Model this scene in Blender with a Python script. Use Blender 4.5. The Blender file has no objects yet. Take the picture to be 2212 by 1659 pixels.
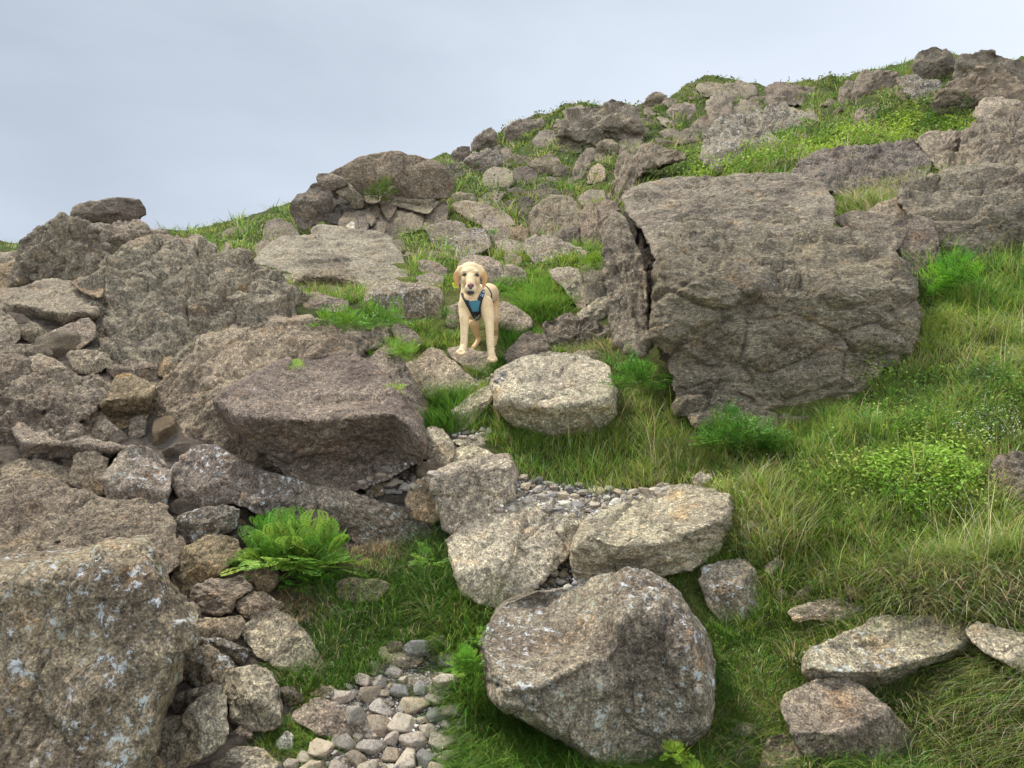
import bpy, bmesh, math, random
import numpy as np
from mathutils import Vector, Matrix
from mathutils.bvhtree import BVHTree
random.seed(7)
RNG = np.random.default_rng(7)
scene = bpy.context.scene
COL = scene.collection

# ------------------------------------------------------------------ camera
FT = 1597.0            # focal length in units of a 2212 px wide picture
PITCH = math.radians(10.0)
CAM = np.array([0.0, 0.0, 1.5])
cd = bpy.data.cameras.new('camera')
cam = bpy.data.objects.new('camera', cd); COL.objects.link(cam)
cam.location = CAM.tolist()
cam.rotation_euler = (math.radians(90) + PITCH, 0, 0)
cd.sensor_width = 36.0; cd.lens = 36.0 * FT / 2212.0
cd.clip_start = 0.05; cd.clip_end = 600
scene.camera = cam
scene.render.resolution_x = 1024; scene.render.resolution_y = 768
FWD = np.array([0, math.cos(PITCH), math.sin(PITCH)])
UPV = np.array([0, -math.sin(PITCH), math.cos(PITCH)])
RGT = np.array([1.0, 0, 0])

# ------------------------------------------------------------------ world: overcast sky
SUN_EL, SUN_AZ = math.radians(63), math.radians(-72)     # azimuth from +Y towards +X
w = bpy.data.worlds.new('World'); scene.world = w; w.use_nodes = True
nt = w.node_tree; N = nt.nodes; L = nt.links
N.clear()
out = N.new('ShaderNodeOutputWorld'); bg = N.new('ShaderNodeBackground')
sky = N.new('ShaderNodeTexSky'); sky.sky_type = 'NISHITA'; sky.sun_disc = False
sky.sun_elevation = SUN_EL; sky.sun_rotation = SUN_AZ
tc = N.new('ShaderNodeTexCoord')
sep = N.new('ShaderNodeSeparateXYZ'); L.new(tc.outputs['Generated'], sep.inputs[0])
mp = N.new('ShaderNodeMapping'); mp.inputs['Scale'].default_value = (1.0, 1.0, 2.4)
mp.inputs['Rotation'].default_value = (0.1, 0.35, 0)
L.new(tc.outputs['Generated'], mp.inputs[0])
n1 = N.new('ShaderNodeTexNoise'); n1.inputs['Scale'].default_value = 1.9; n1.inputs['Detail'].default_value = 8
n1.inputs['Roughness'].default_value = 0.5; n1.inputs['Distortion'].default_value = 0.3
L.new(mp.outputs[0], n1.inputs['Vector'])
# clouds are thicker to the left (west) and overhead
ma = N.new('ShaderNodeMath'); ma.operation = 'MULTIPLY_ADD'; L.new(sep.outputs['X'], ma.inputs[0])
ma.inputs[1].default_value = 0.62; ma.inputs[2].default_value = 0.19
mb = N.new('ShaderNodeMath'); mb.operation = 'MULTIPLY_ADD'; L.new(n1.outputs[0], mb.inputs[0])
mb.inputs[1].default_value = 0.85; L.new(ma.outputs[0], mb.inputs[2])
mc = N.new('ShaderNodeMath'); mc.operation = 'MULTIPLY_ADD'; L.new(sep.outputs['Z'], mc.inputs[0])
mc.inputs[1].default_value = -0.34; L.new(mb.outputs[0], mc.inputs[2])
cr = N.new('ShaderNodeValToRGB'); L.new(mc.outputs[0], cr.inputs[0])
el = cr.color_ramp.elements
el[0].position = 0.0; el[0].color = (0.385, 0.44, 0.51, 1)
el[1].position = 0.85; el[1].color = (0.76, 0.82, 0.92, 1)
e = el.new(0.4); e.color = (0.575, 0.64, 0.73, 1)
sc = N.new('ShaderNodeVectorMath'); sc.operation = 'SCALE'; sc.inputs['Scale'].default_value = 8.45
L.new(cr.outputs[0], sc.inputs[0])
mx = N.new('ShaderNodeMixRGB'); mx.inputs[0].default_value = 0.94
L.new(sky.outputs[0], mx.inputs[1]); L.new(sc.outputs[0], mx.inputs[2])
# added sky brightness behind the viewer and overhead, to light the rock fronts
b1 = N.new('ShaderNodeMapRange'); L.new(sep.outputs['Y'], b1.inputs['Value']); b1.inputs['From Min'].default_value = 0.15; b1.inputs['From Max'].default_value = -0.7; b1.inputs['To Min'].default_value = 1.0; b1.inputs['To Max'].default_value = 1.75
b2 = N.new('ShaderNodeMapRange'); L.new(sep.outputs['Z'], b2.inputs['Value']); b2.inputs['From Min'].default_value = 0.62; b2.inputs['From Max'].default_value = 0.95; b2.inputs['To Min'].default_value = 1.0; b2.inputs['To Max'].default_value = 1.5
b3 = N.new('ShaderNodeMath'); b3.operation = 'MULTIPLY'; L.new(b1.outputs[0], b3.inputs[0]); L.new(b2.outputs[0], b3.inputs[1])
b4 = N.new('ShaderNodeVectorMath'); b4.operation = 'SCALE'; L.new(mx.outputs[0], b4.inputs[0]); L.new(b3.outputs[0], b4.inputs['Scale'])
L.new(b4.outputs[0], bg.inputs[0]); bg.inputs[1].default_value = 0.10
L.new(bg.outputs[0], out.inputs[0])

sl = bpy.data.lights.new('sun', 'SUN'); sl.energy = 3.2; sl.angle = math.radians(14); sl.color = (1, 0.965, 0.90)
so = bpy.data.objects.new('sun', sl); COL.objects.link(so)
sd = Vector((math.sin(SUN_AZ) * math.cos(SUN_EL), math.cos(SUN_AZ) * math.cos(SUN_EL), math.sin(SUN_EL)))
so.rotation_euler = sd.to_track_quat('Z', 'Y').to_euler()
scene.view_settings.view_transform = 'Standard'; scene.view_settings.look = 'None'
scene.view_settings.exposure = 0.56; scene.view_settings.gamma = 1.0

# ------------------------------------------------------------------ helpers
def ray(x, y):
    """direction per unit of forward depth for a picture position (2212 wide units)"""
    x = np.asarray(x, float); y = np.asarray(y, float)
    return ((x - 1106) / FT)[..., None] * RGT + (-(y - 829.5) / FT)[..., None] * UPV + FWD

def at(x, y, D):
    return CAM + ray(x, y) * np.asarray(D, float)[..., None]

def hash3(ix, iy, iz, s):
    h = (ix.astype(np.int64) * 374761393 + iy.astype(np.int64) * 668265263 + iz.astype(np.int64) * 2147483647 + s * 974711) & 0xffffffff
    h = ((h ^ (h >> 13)) * 1274126177) & 0xffffffff
    h = ((h ^ (h >> 16)) * 2246822519) & 0xffffffff
    return ((h ^ (h >> 15)) & 0xffffff) / float(0xffffff)

def vnoise(P, s=0):
    F = np.floor(P); f = P - F; I = F.astype(np.int64)
    u = f * f * f * (f * (f * 6 - 15) + 10)
    r = 0
    for dx in (0, 1):
        wx = u[..., 0] if dx else 1 - u[..., 0]
        for dy in (0, 1):
            wy = u[..., 1] if dy else 1 - u[..., 1]
            for dz in (0, 1):
                wz = u[..., 2] if dz else 1 - u[..., 2]
                r = r + wx * wy * wz * hash3(I[..., 0] + dx, I[..., 1] + dy, I[..., 2] + dz, s)
    return r * 2 - 1

def fbm(P, s=0, o=4, g=0.5):
    r = 0; a = 1.0; t = 0
    for k in range(o):
        r = r + a * vnoise(P * 2.03 ** k + 17.3 * k, s + k); t += a; a *= g
    return r / t

def ridged(P, s=0, o=4, g=0.5):
    r = 0; a = 1.0; t = 0
    for k in range(o):
        r = r + a * (1 - 2 * np.abs(vnoise(P * 2.1 ** k + 9.1 * k, s + k))); t += a; a *= g
    return r / t

def cells(P, s=0):
    """distance to the nearest cell edge (F2-F1) and a random value per cell"""
    F = np.floor(P).astype(np.int64)
    d1 = np.full(P.shape[0], 9.0); d2 = np.full(P.shape[0], 9.0); v = np.zeros(P.shape[0]); tl = np.zeros(P.shape[0])
    def v1_(C, s): return np.stack([hash3(C[:, 0], C[:, 1], C[:, 2], s + 7 + j) for j in range(3)], 1) * 2 - 1
    for dx in (-1, 0, 1):
        for dy in (-1, 0, 1):
            for dz in (-1, 0, 1):
                C = F + (dx, dy, dz)
                q = np.stack([hash3(C[:, 0], C[:, 1], C[:, 2], s + j) for j in range(3)], 1) + C
                d = np.sqrt(((P - q) ** 2).sum(1))
                near = d < d1
                d2 = np.where(near, d1, np.minimum(d2, d))
                v = np.where(near, hash3(C[:, 0], C[:, 1], C[:, 2], s + 5), v)
                d1 = np.where(near, d, d1)
                g = v1_(C, s)
                tl = np.where(near, ((P - q) * g).sum(1), tl)
    return d2 - d1, v, tl

def mesh_np(name, V, faces3=None, faces4=None, smooth=True, mat=None, cols=None):
    """mesh from numpy arrays of triangles and quads"""
    V = np.asarray(V, np.float32).reshape(-1, 3)
    parts = []; 
    if faces4 is not None and len(faces4): parts.append(np.asarray(faces4, np.int32).reshape(-1, 4))
    if faces3 is not None and len(faces3): parts.append(np.asarray(faces3, np.int32).reshape(-1, 3))
    me = bpy.data.meshes.new(name)
    me.vertices.add(len(V)); me.vertices.foreach_set('co', V.ravel())
    idx = np.concatenate([p.ravel() for p in parts]); tot = np.concatenate([np.full(len(p), p.shape[1], np.int32) for p in parts])
    st = np.concatenate([[0], np.cumsum(tot)[:-1]]).astype(np.int32)
    me.loops.add(len(idx)); me.loops.foreach_set('vertex_index', idx.astype(np.int32))
    me.polygons.add(len(tot)); me.polygons.foreach_set('loop_start', st)
    if smooth: me.polygons.foreach_set('use_smooth', np.ones(len(tot), bool))
    me.update(calc_edges=True); me.validate()
    if cols is not None:
        a = me.color_attributes.new('tint', 'FLOAT_COLOR', 'POINT')
        c = np.ones((len(V), 4), np.float32); c[:, :3] = cols
        a.data.foreach_set('color', c.ravel())
    if mat: me.materials.append(mat)
    return me

def link(name, me, parent=None, loc=None):
    o = bpy.data.objects.new(name, me); COL.objects.link(o)
    if parent: o.parent = parent
    if loc is not None: o.location = [float(c) for c in loc]
    return o

def tag(o, label=None, cat=None, group=None, kind=None):
    if label: o['label'] = label
    if cat: o['category'] = cat
    if group: o['group'] = group
    if kind: o['kind'] = kind
    return o

def inpoly(x, y, poly):
    x = np.asarray(x); y = np.asarray(y); r = np.zeros(x.shape, bool); n = len(poly)
    for i in range(n):
        x0, y0 = poly[i]; x1, y1 = poly[(i + 1) % n]
        c = ((y0 > y) != (y1 > y)) & (x < (x1 - x0) * (y - y0) / ((y1 - y0) or 1e-9) + x0)
        r ^= c
    return r

TILE = {'A': (0, 1106, 3), 'B': (553, 1106, 3), 'C': (1106, 1106, 3), 'D': (1659, 1106, 3),
        'E': (0, 553, 3), 'F': (553, 553, 3), 'G': (1106, 553, 3), 'H': (1659, 553, 3),
        'I': (0, 276.5, 4), 'J': (553, 207.4, 4), 'K': (1106, 138.2, 4), 'L': (1659, 69.1, 4), 'T': (0, 0, 1)}
def pts(tile, s):
    ox, oy, k = TILE[tile]
    return [(ox + float(a.split(',')[0]) / k, oy + float(a.split(',')[1]) / k) for a in s.split()]

# ------------------------------------------------------------------ materials
def newmat(name):
    m = bpy.data.materials.new(name); m.use_nodes = True
    t = m.node_tree; t.nodes.clear()
    o = t.nodes.new('ShaderNodeOutputMaterial')
    return m, t, t.nodes, t.links, o

def nd(nodes, typ, **kw):
    n = nodes.new(typ)
    for k, v in kw.items(): setattr(n, k, v)
    return n

def ramp(nodes, links, src, stops, interp='LINEAR'):
    r = nodes.new('ShaderNodeValToRGB'); r.color_ramp.interpolation = interp
    e = r.color_ramp.elements
    e[0].position, e[0].color = stops[0][0], (*stops[0][1], 1)
    e[1].position, e[1].color = stops[-1][0], (*stops[-1][1], 1)
    for p, c in stops[1:-1]:
        k = e.new(p); k.color = (*c, 1)
    links.new(src, r.inputs[0]); return r

def rock_material(name, strata=0.0, lichen=0.5, coarse=1.0):
    """weathered volcanic rock; the object's own colour tints it"""
    m, t, n, l, o = newmat(name)
    b = nd(n, 'ShaderNodeBsdfPrincipled'); b.inputs['Roughness'].default_value = 0.9
    b.inputs['Specular IOR Level'].default_value = 0.25
    l.new(b.outputs[0], o.inputs[0])
    tc = nd(n, 'ShaderNodeTexCoord'); oi = nd(n, 'ShaderNodeObjectInfo')
    off = nd(n, 'ShaderNodeVectorMath', operation='MULTIPLY_ADD')
    off.inputs[0].default_value = (1, 1, 1)
    l.new(tc.outputs['Object'], off.inputs[2])
    sc = nd(n, 'ShaderNodeMath', operation='MULTIPLY'); sc.inputs[1].default_value = 37.0
    l.new(oi.outputs['Random'], sc.inputs[0]); 
    cmb = nd(n, 'ShaderNodeCombineXYZ')
    for i in range(3): l.new(sc.outputs[0], cmb.inputs[i])
    l.new(cmb.outputs[0], off.inputs[1])
    co = off.outputs[0]
    mp = nd(n, 'ShaderNodeMapping'); l.new(co, mp.inputs[0])
    mp.inputs['Rotation'].default_value = (0.25, -0.18, 0.3)
    mp.inputs['Scale'].default_value = (1, 1, 1 + 3.5 * strata)
    def noise(scale, detail=5, rough=0.6, vec=None, dist=0.0):
        k = nd(n, 'ShaderNodeTexNoise'); k.inputs['Scale'].default_value = scale * coarse
        k.inputs['Detail'].default_value = detail; k.inputs['Roughness'].default_value = rough
        k.inputs['Distortion'].default_value = dist
        l.new(vec or mp.outputs[0], k.inputs['Vector']); return k.outputs[0]
    # broad tone
    big = noise(2.6, 4, 0.6)
    tone = ramp(n, l, big, [(0.3, (0.60, 0.55, 0.54)), (0.5, (1.0, 0.97, 0.93)), (0.72, (1.3, 1.26, 1.16))])
    mul = nd(n, 'ShaderNodeMixRGB', blend_type='MULTIPLY'); mul.inputs[0].default_value = 1
    l.new(oi.outputs['Color'], mul.inputs[1]); l.new(tone.outputs[0], mul.inputs[2])
    # grain
    mid = noise(34, 6, 0.78)
    grain = ramp(n, l, mid, [(0.33, (0.22, 0.20, 0.20)), (0.47, (0.72, 0.69, 0.66)), (0.56, (1.15, 1.10, 1.02)), (0.68, (2.2, 2.1, 1.95))])
    mul2 = nd(n, 'ShaderNodeMixRGB', blend_type='MULTIPLY'); mul2.inputs[0].default_value = 0.85
    l.new(mul.outputs[0], mul2.inputs[1]); l.new(grain.outputs[0], mul2.inputs[2])
    fine = noise(115, 4, 0.8)
    fgr = ramp(n, l, fine, [(0.36, (0.18, 0.17, 0.16)), (0.47, (0.78, 0.77, 0.75)), (0.55, (1.2, 1.18, 1.12)), (0.66, (2.3, 2.25, 2.1))])
    mul3 = nd(n, 'ShaderNodeMixRGB', blend_type='MULTIPLY'); mul3.inputs[0].default_value = 0.85
    l.new(mul2.outputs[0], mul3.inputs[1]); l.new(fgr.outputs[0], mul3.inputs[2]); mul2 = mul3
    # orange-brown stains
    st = noise(5.5, 5, 0.7)
    str_ = ramp(n, l, st, [(0.56, (0, 0, 0)), (0.72, (1, 1, 1))])
    stain = nd(n, 'ShaderNodeMixRGB', blend_type='MULTIPLY')
    l.new(str_.outputs[0], stain.inputs[0]); l.new(mul2.outputs[0], stain.inputs[1]); stain.inputs[2].default_value = (1.12, 0.90, 0.68, 1)
    # pale crystals
    vo = nd(n, 'ShaderNodeTexVoronoi'); vo.inputs['Scale'].default_value = 75 * coarse; l.new(mp.outputs[0], vo.inputs['Vector'])
    cr1 = ramp(n, l, vo.outputs['Distance'], [(0.10, (1, 1, 1)), (0.22, (0, 0, 0))])
    cm = noise(9, 3, 0.6); cr2 = ramp(n, l, cm, [(0.5, (0, 0, 0)), (0.62, (1, 1, 1))])
    mm = nd(n, 'ShaderNodeMath', operation='MULTIPLY'); l.new(cr1.outputs[0], mm.inputs[0]); l.new(cr2.outputs[0], mm.inputs[1])
    sp = nd(n, 'ShaderNodeMixRGB'); l.new(mm.outputs[0], sp.inputs[0]); l.new(stain.outputs[0], sp.inputs[1]); sp.inputs[2].default_value = (0.52, 0.48, 0.40, 1)
    # white-grey lichen spots
    li = noise(26, 8, 0.78); lm = noise(2.1, 2, 0.5)
    lr = ramp(n, l, li, [(0.66 - 0.045 * lichen, (0, 0, 0)), (0.68 - 0.045 * lichen, (1, 1, 1))])
    lmr = ramp(n, l, lm, [(0.53 - 0.07 * lichen, (0, 0, 0)), (0.60 - 0.07 * lichen, (1, 1, 1))])
    m3 = nd(n, 'ShaderNodeMath', operation='MULTIPLY'); l.new(lr.outputs[0], m3.inputs[0]); l.new(lmr.outputs[0], m3.inputs[1])
    lc = nd(n, 'ShaderNodeMixRGB'); l.new(m3.outputs[0], lc.inputs[0]); l.new(sp.outputs[0], lc.inputs[1])
    lcol = ramp(n, l, big, [(0.45, (0.78, 0.79, 0.76)), (0.65, (0.50, 0.53, 0.38))])
    l.new(lcol.outputs[0], lc.inputs[2])
    # dull moss film
    mo = noise(3.4, 6, 0.7); mr = ramp(n, l, mo, [(0.58, (0, 0, 0)), (0.75, (0.55, 0.55, 0.55))])
    ms = nd(n, 'ShaderNodeMixRGB'); l.new(mr.outputs[0], ms.inputs[0]); l.new(lc.outputs[0], ms.inputs[1]); ms.inputs[2].default_value = (0.115, 0.105, 0.055, 1)
    l.new(ms.outputs[0], b.inputs['Base Color'])
    # relief
    b1 = nd(n, 'ShaderNodeBump'); b1.inputs['Strength'].default_value = 1.0; b1.inputs['Distance'].default_value = 0.055
    l.new(noise(15, 7, 0.68, dist=0.4), b1.inputs['Height'])
    b2 = nd(n, 'ShaderNodeBump'); b2.inputs['Strength'].default_value = 0.9; b2.inputs['Distance'].default_value = 0.020
    l.new(mid, b2.inputs['Height']); l.new(b1.outputs[0], b2.inputs['Normal'])
    b3 = nd(n, 'ShaderNodeBump'); b3.inputs['Strength'].default_value = 0.8; b3.inputs['Distance'].default_value = 0.006
    l.new(fine, b3.inputs['Height']); l.new(b2.outputs[0], b3.inputs['Normal'])
    l.new(b3.outputs[0], b.inputs['Normal'])
    return m

ROCK = rock_material('weathered_rock', 0.0, 0.5)
ROCK_L = rock_material('layered_rock', 0.35, 0.35)
ROCK_LW = rock_material('layered_lichened_rock', 0.30, 1.1)
ROCK_W = rock_material('lichened_rock', 0.0, 2.1)
PEB = rock_material('loose_stone', 0.0, 0.0, 2.2)

def leaf_material(name, trans=0.35, rough=0.6, spec=0.3):
    m, t, n, l, o = newmat(name)
    a = nd(n, 'ShaderNodeVertexColor'); a.layer_name = 'tint'
    b = nd(n, 'ShaderNodeBsdfPrincipled'); b.inputs['Roughness'].default_value = rough
    b.inputs['Specular IOR Level'].default_value = spec
    tr = nd(n, 'ShaderNodeBsdfTranslucent'); mx = nd(n, 'ShaderNodeMixShader'); mx.inputs[0].default_value = trans
    l.new(a.outputs[0], b.inputs['Base Color']); l.new(a.outputs[0], tr.inputs[0])
    l.new(b.outputs[0], mx.inputs[1]); l.new(tr.outputs[0], mx.inputs[2]); l.new(mx.outputs[0], o.inputs[0])
    return m
GRASS = leaf_material('grass_blades'); LEAF = leaf_material('leaves', 0.35, 0.5)

def ground_material():
    m, t, n, l, o = newmat('soil_and_turf')
    b = nd(n, 'ShaderNodeBsdfPrincipled'); b.inputs['Roughness'].default_value = 1; b.inputs['Specular IOR Level'].default_value = 0.1
    a = nd(n, 'ShaderNodeVertexColor'); a.layer_name = 'tint'
    tc = nd(n, 'ShaderNodeTexCoord'); no = nd(n, 'ShaderNodeTexNoise'); no.inputs['Scale'].default_value = 22; no.inputs['Detail'].default_value = 7; no.inputs['Roughness'].default_value = 0.75
    l.new(tc.outputs['Object'], no.inputs['Vector'])
    r = ramp(n, l, no.outputs[0], [(0.3, (0.35, 0.35, 0.35)), (0.7, (1.6, 1.6, 1.6))])
    mu = nd(n, 'ShaderNodeMixRGB', blend_type='MULTIPLY'); mu.inputs[0].default_value = 1
    l.new(a.outputs[0], mu.inputs[1]); l.new(r.outputs[0], mu.inputs[2]); l.new(mu.outputs[0], b.inputs['Base Color'])
    bp = nd(n, 'ShaderNodeBump'); bp.inputs['Distance'].default_value = 0.04; l.new(no.outputs[0], bp.inputs['Height']); l.new(bp.outputs[0], b.inputs['Normal'])
    l.new(b.outputs[0], o.inputs[0]); return m
GROUND = ground_material()

def plain(name, col, rough=0.6, bump=None, spec=0.4):
    m, t, n, l, o = newmat(name)
    b = nd(n, 'ShaderNodeBsdfPrincipled'); b.inputs['Roughness'].default_value = rough; b.inputs['Specular IOR Level'].default_value = spec
    tc = nd(n, 'ShaderNodeTexCoord'); no = nd(n, 'ShaderNodeTexNoise'); no.inputs['Scale'].default_value = bump or 120; no.inputs['Detail'].default_value = 4
    l.new(tc.outputs['Object'], no.inputs['Vector'])
    r = ramp(n, l, no.outputs[0], [(0.3, tuple(c * 0.8 for c in col)), (0.7, tuple(min(1, c * 1.15) for c in col))])
    l.new(r.outputs[0], b.inputs['Base Color'])
    if bump:
        bp = nd(n, 'ShaderNodeBump'); bp.inputs['Distance'].default_value = 0.002; l.new(no.outputs[0], bp.inputs['Height']); l.new(bp.outputs[0], b.inputs['Normal'])
    l.new(b.outputs[0], o.inputs[0]); return m
# ------------------------------------------------------------------ terrain
CTRL = []
for y, row in {1659: (2.4, 2.55, 2.6, 2.55, 2.3), 1480: (2.7, 2.85, 2.95, 2.8, 2.5), 1350: (3.05, 3.15, 3.25, 3.05, 2.78), 1220: (3.4, 3.55, 3.55, 3.3, 2.98),
               1100: (3.8, 4.0, 3.95, 3.6, 3.3), 950: (4.4, 4.6, 4.5, 4.2, 3.8), 785: (5.3, 5.4, 5.5, 4.9, 4.4),
               650: (6.6, 6.7, 7.0, 6.0, 5.2), 560: (9.0, 8.6, 8.8, 7.3, 6.1)}.items():
    for x, D in zip((0, 553, 1106, 1659, 2212), row): CTRL.append((x, y, D))
CTRL += [(2212, 450, 7.4), (2212, 330, 9.4), (2212, 250, 12.5), (2212, 190, 17), (1900, 430, 7.9), (1900, 330, 10.2), (1900, 250, 15), (1659, 440, 8.6), (1659, 360, 10.6),
         (1659, 290, 15), (1659, 220, 23), (1400, 450, 10.8), (1400, 380, 14), (1400, 300, 19), (1400, 250, 23), (1106, 450, 12), (1106, 400, 14.5), (1106, 340, 19),
         (850, 500, 10.5), (850, 440, 12.5), (700, 520, 10.5), (430, 520, 12)]
SKYL = [(-300, 575, 11), (0, 545, 12), (200, 520, 13), (380, 498, 14.5), (600, 462, 15), (760, 430, 15), (960, 360, 19), (1106, 300, 24), (1250, 250, 26), (1390, 226, 27),
        (1530, 203, 29), (1700, 204, 28), (1850, 190, 23), (2000, 160, 21), (2212, 150, 21), (2500, 130, 21)]
P = [at(x, y, D) for x, y, D in CTRL + SKYL]
for x, y, D in SKYL:
    p = at(x, y, D)
    h = np.array([p[0], p[1]])
    for k, dz in ((1.18, 0.2), (1.5, -1.2), (2.5, -8), (4.5, -26)):
        q = h * k; P.append(np.array([q[0], q[1], p[2] + dz]))
for x in (-4, -2, 0, 2, 4): P += [np.array([x, -1, -0.35]), np.array([x, 0.6, 0.1]), np.array([x, 1.6, 0.45])]
P += [np.array([x, y, z]) for x, y, z in ((-6, 3, 0.9), (-8, 5, 1.6), (-11, 8, 2.6), (6, 3, 1.5), (7, 5, 2.9), (9, 7, 4.4), (16, 16, 10), (-16, 12, 3.4))]
P = np.array(P)
def tps(r2): return np.where(r2 > 1e-12, 0.5 * r2 * np.log(np.maximum(r2, 1e-12)), 0)
# work in coordinates that even out near and far
def warp(x, y):
    r = np.sqrt(x * x + (y + 2) ** 2); s = np.log(r + 1) / r
    return x * s, (y + 2) * s
wx, wy = warp(P[:, 0], P[:, 1])
n_ = len(P)
K = tps((wx[:, None] - wx) ** 2 + (wy[:, None] - wy) ** 2) + np.eye(n_) * 2e-3
Q = np.stack([np.ones(n_), P[:, 0], P[:, 1]], 1)
A_ = np.block([[K, Q], [Q.T, np.zeros((3, 3))]])
sol = np.linalg.solve(A_, np.concatenate([P[:, 2], np.zeros(3)]))
def height_raw(x, y):
    sh = x.shape; x = x.ravel(); y = y.ravel(); a, b = warp(x, y); r = np.empty(len(x))
    for i in range(0, len(x), 20000):
        s = slice(i, i + 20000)
        r[s] = tps((a[s, None] - wx) ** 2 + (b[s, None] - wy) ** 2) @ sol[:n_] + sol[n_] + sol[n_ + 1] * x[s] + sol[n_ + 2] * y[s]
    return r.reshape(sh)
def project_(a, b, c):
    q = np.stack([a, b, c], -1) - CAM; D = q @ FWD; D = np.where(np.abs(D) < 1e-6, 1e-6, D)
    return 1106 + FT * (q @ RGT) / D, 829.5 - FT * (q @ UPV) / D, D
NR, NC = 760, 640
YA, YB = 0.5, math.log((121) / 0.5 + 1) / (NR - 1)
def rowY(k): return -1 + YA * (np.exp(YB * k) - 1)
def widthX(Y): return 4 + 1.15 * np.maximum(Y, 0)
kk, tt = np.meshgrid(np.arange(NR), np.linspace(-1, 1, NC), indexing='ij')
GY = rowY(kk.astype(float)); GX = tt * widthX(GY)
GZ = height_raw(GX, GY)
dist = np.sqrt(GX ** 2 + GY ** 2)
hum = fbm(np.stack([GX, GY, GX * 0], -1).reshape(-1, 3) * 0.55, 3, 4).reshape(GX.shape)
hum2 = fbm(np.stack([GX, GY, GX * 0], -1).reshape(-1, 3) * 3.1, 8, 5, 0.55).reshape(GX.shape)
amp = np.clip((dist - 5) * 0.05, 0, 0.42)
pxx, pyy, pdd = project_(GX, GY, GZ)
yl = 1335 + (pxx - 1800) * 0.13                      # the turf bank ends in an eroded step
stp = np.clip((yl - pyy) / 34, 0, 1); stp = stp * stp * (3 - 2 * stp)
GZ = GZ + 0.13 * stp * np.clip((pxx - 1740) / 130, 0, 1) * np.clip(1 - (yl - pyy - 60) / 330, 0, 1) * (pdd > .5)
GZ = GZ + 0.10 * np.exp(-(((GX - 1.15) / .5) ** 2 + ((GY - 3.55) / .35) ** 2)) + 0.12 * np.exp(-(((GX - 2.0) / .5) ** 2 + ((GY - 3.9) / .4) ** 2))
mound = fbm(np.stack([GX, GY, GX * 0], -1).reshape(-1, 3) * 2.1, 91, 2).reshape(GX.shape)
GZ = GZ + (mound - .1) * 0.15 * np.clip((pxx - 1350) / 200, 0, 1) * np.clip((6 - dist) / 1.5, 0, 1) * np.clip((dist - 2.2) / .8, 0, 1)
craggy = ridged(np.stack([GX, GY, GX * 0], -1).reshape(-1, 3) * 0.42, 77, 5, 0.6).reshape(GX.shape)
GZ = GZ + np.clip(craggy, -.2, 1) * np.clip((dist - 11) * 0.035, 0, 0.36)
GZ = GZ + hum * amp + hum2 * np.clip(0.03 + dist * 0.006, 0, 0.14)
def H(x, y):
    k = np.log((np.maximum(y, -0.99) + 1) / YA + 1) / YB; c = (x / widthX(y) + 1) * 0.5 * (NC - 1)
    k = np.clip(k, 0, NR - 1.001); c = np.clip(c, 0, NC - 1.001)
    i = k.astype(int); j = c.astype(int); fk = k - i; fc = c - j
    return (GZ[i, j] * (1 - fk) + GZ[i + 1, j] * fk) * (1 - fc) + (GZ[i, j + 1] * (1 - fk) + GZ[i + 1, j + 1] * fk) * fc
DS = np.geomspace(1.2, 60, 420)
def cast(x, y):
    """forward depth at which the sight line meets the ground (60 = none)"""
    x = np.atleast_1d(np.asarray(x, float)); y = np.atleast_1d(np.asarray(y, float))
    R = ray(x, y); res = np.full(len(x), 60.0)
    for i in range(0, len(x), 4000):
        s = slice(i, i + 4000)
        W = CAM + R[s, None, :] * DS[None, :, None]
        g = W[..., 2] - H(W[..., 0], W[..., 1])
        hit = g < 0; k = np.argmax(hit, 1); ok = hit.any(1) & (k > 0)
        a = g[np.arange(len(k)), np.maximum(k - 1, 0)]; b = g[np.arange(len(k)), k]
        d = DS[np.maximum(k - 1, 0)] + (DS[k] - DS[np.maximum(k - 1, 0)]) * a / np.where(np.abs(a - b) < 1e-9, 1, a - b)
        res[s] = np.where(ok, d, 60.0)
    return res
def project(Pw):
    q = Pw - CAM; D = q @ FWD; D = np.where(np.abs(D) < 1e-6, 1e-6, D)
    return 1106 + FT * (q @ RGT) / D, 829.5 - FT * (q @ UPV) / D, D

SOILZ = [pts('T', '-400,560 300,560 560,580 640,700 780,740 960,900 1100,1010 1200,1060 1000,1300 1000,1700 -400,1800'),
         pts('T', '1040,1010 1250,1050 1500,1060 1300,1260 1000,1300 950,1120')]
GR_ = [pts('T', '620,1330 760,1250 940,1160 985,1260 985,1400 900,1400 700,1490 600,1480'), pts('T', '640,660 700,640 880,690 990,700 1000,800 900,750 700,720')]
Vt = np.stack([GX, GY, GZ], -1).reshape(-1, 3)
px, py, pD = project(Vt)
soil = np.zeros(len(Vt), bool)
for q in SOILZ: soil |= inpoly(px, py, q)
for q in GR_: soil &= ~inpoly(px, py, q)
soil &= pD > 0.3
pn = fbm(Vt * 0.9, 21, 4)[:, None]
green = np.array([0.075, 0.092, 0.028]) * (1 + 0.5 * pn) + np.array([0.03, 0.012, 0.0]) * np.clip(pn * 2, 0, 1)
brown = np.array([0.13, 0.105, 0.08]) * (1 + 0.35 * pn)
colt = np.where(soil[:, None], brown, green)
ii = np.arange((NR - 1) * (NC - 1)); r_, c_ = ii // (NC - 1), ii % (NC - 1)
a = r_ * NC + c_
me = mesh_np('ground', Vt, faces4=np.stack([a, a + 1, a + NC + 1, a + NC], 1), mat=GROUND, cols=colt)
ground = link('ground', me); tag(ground, kind='structure')
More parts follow.
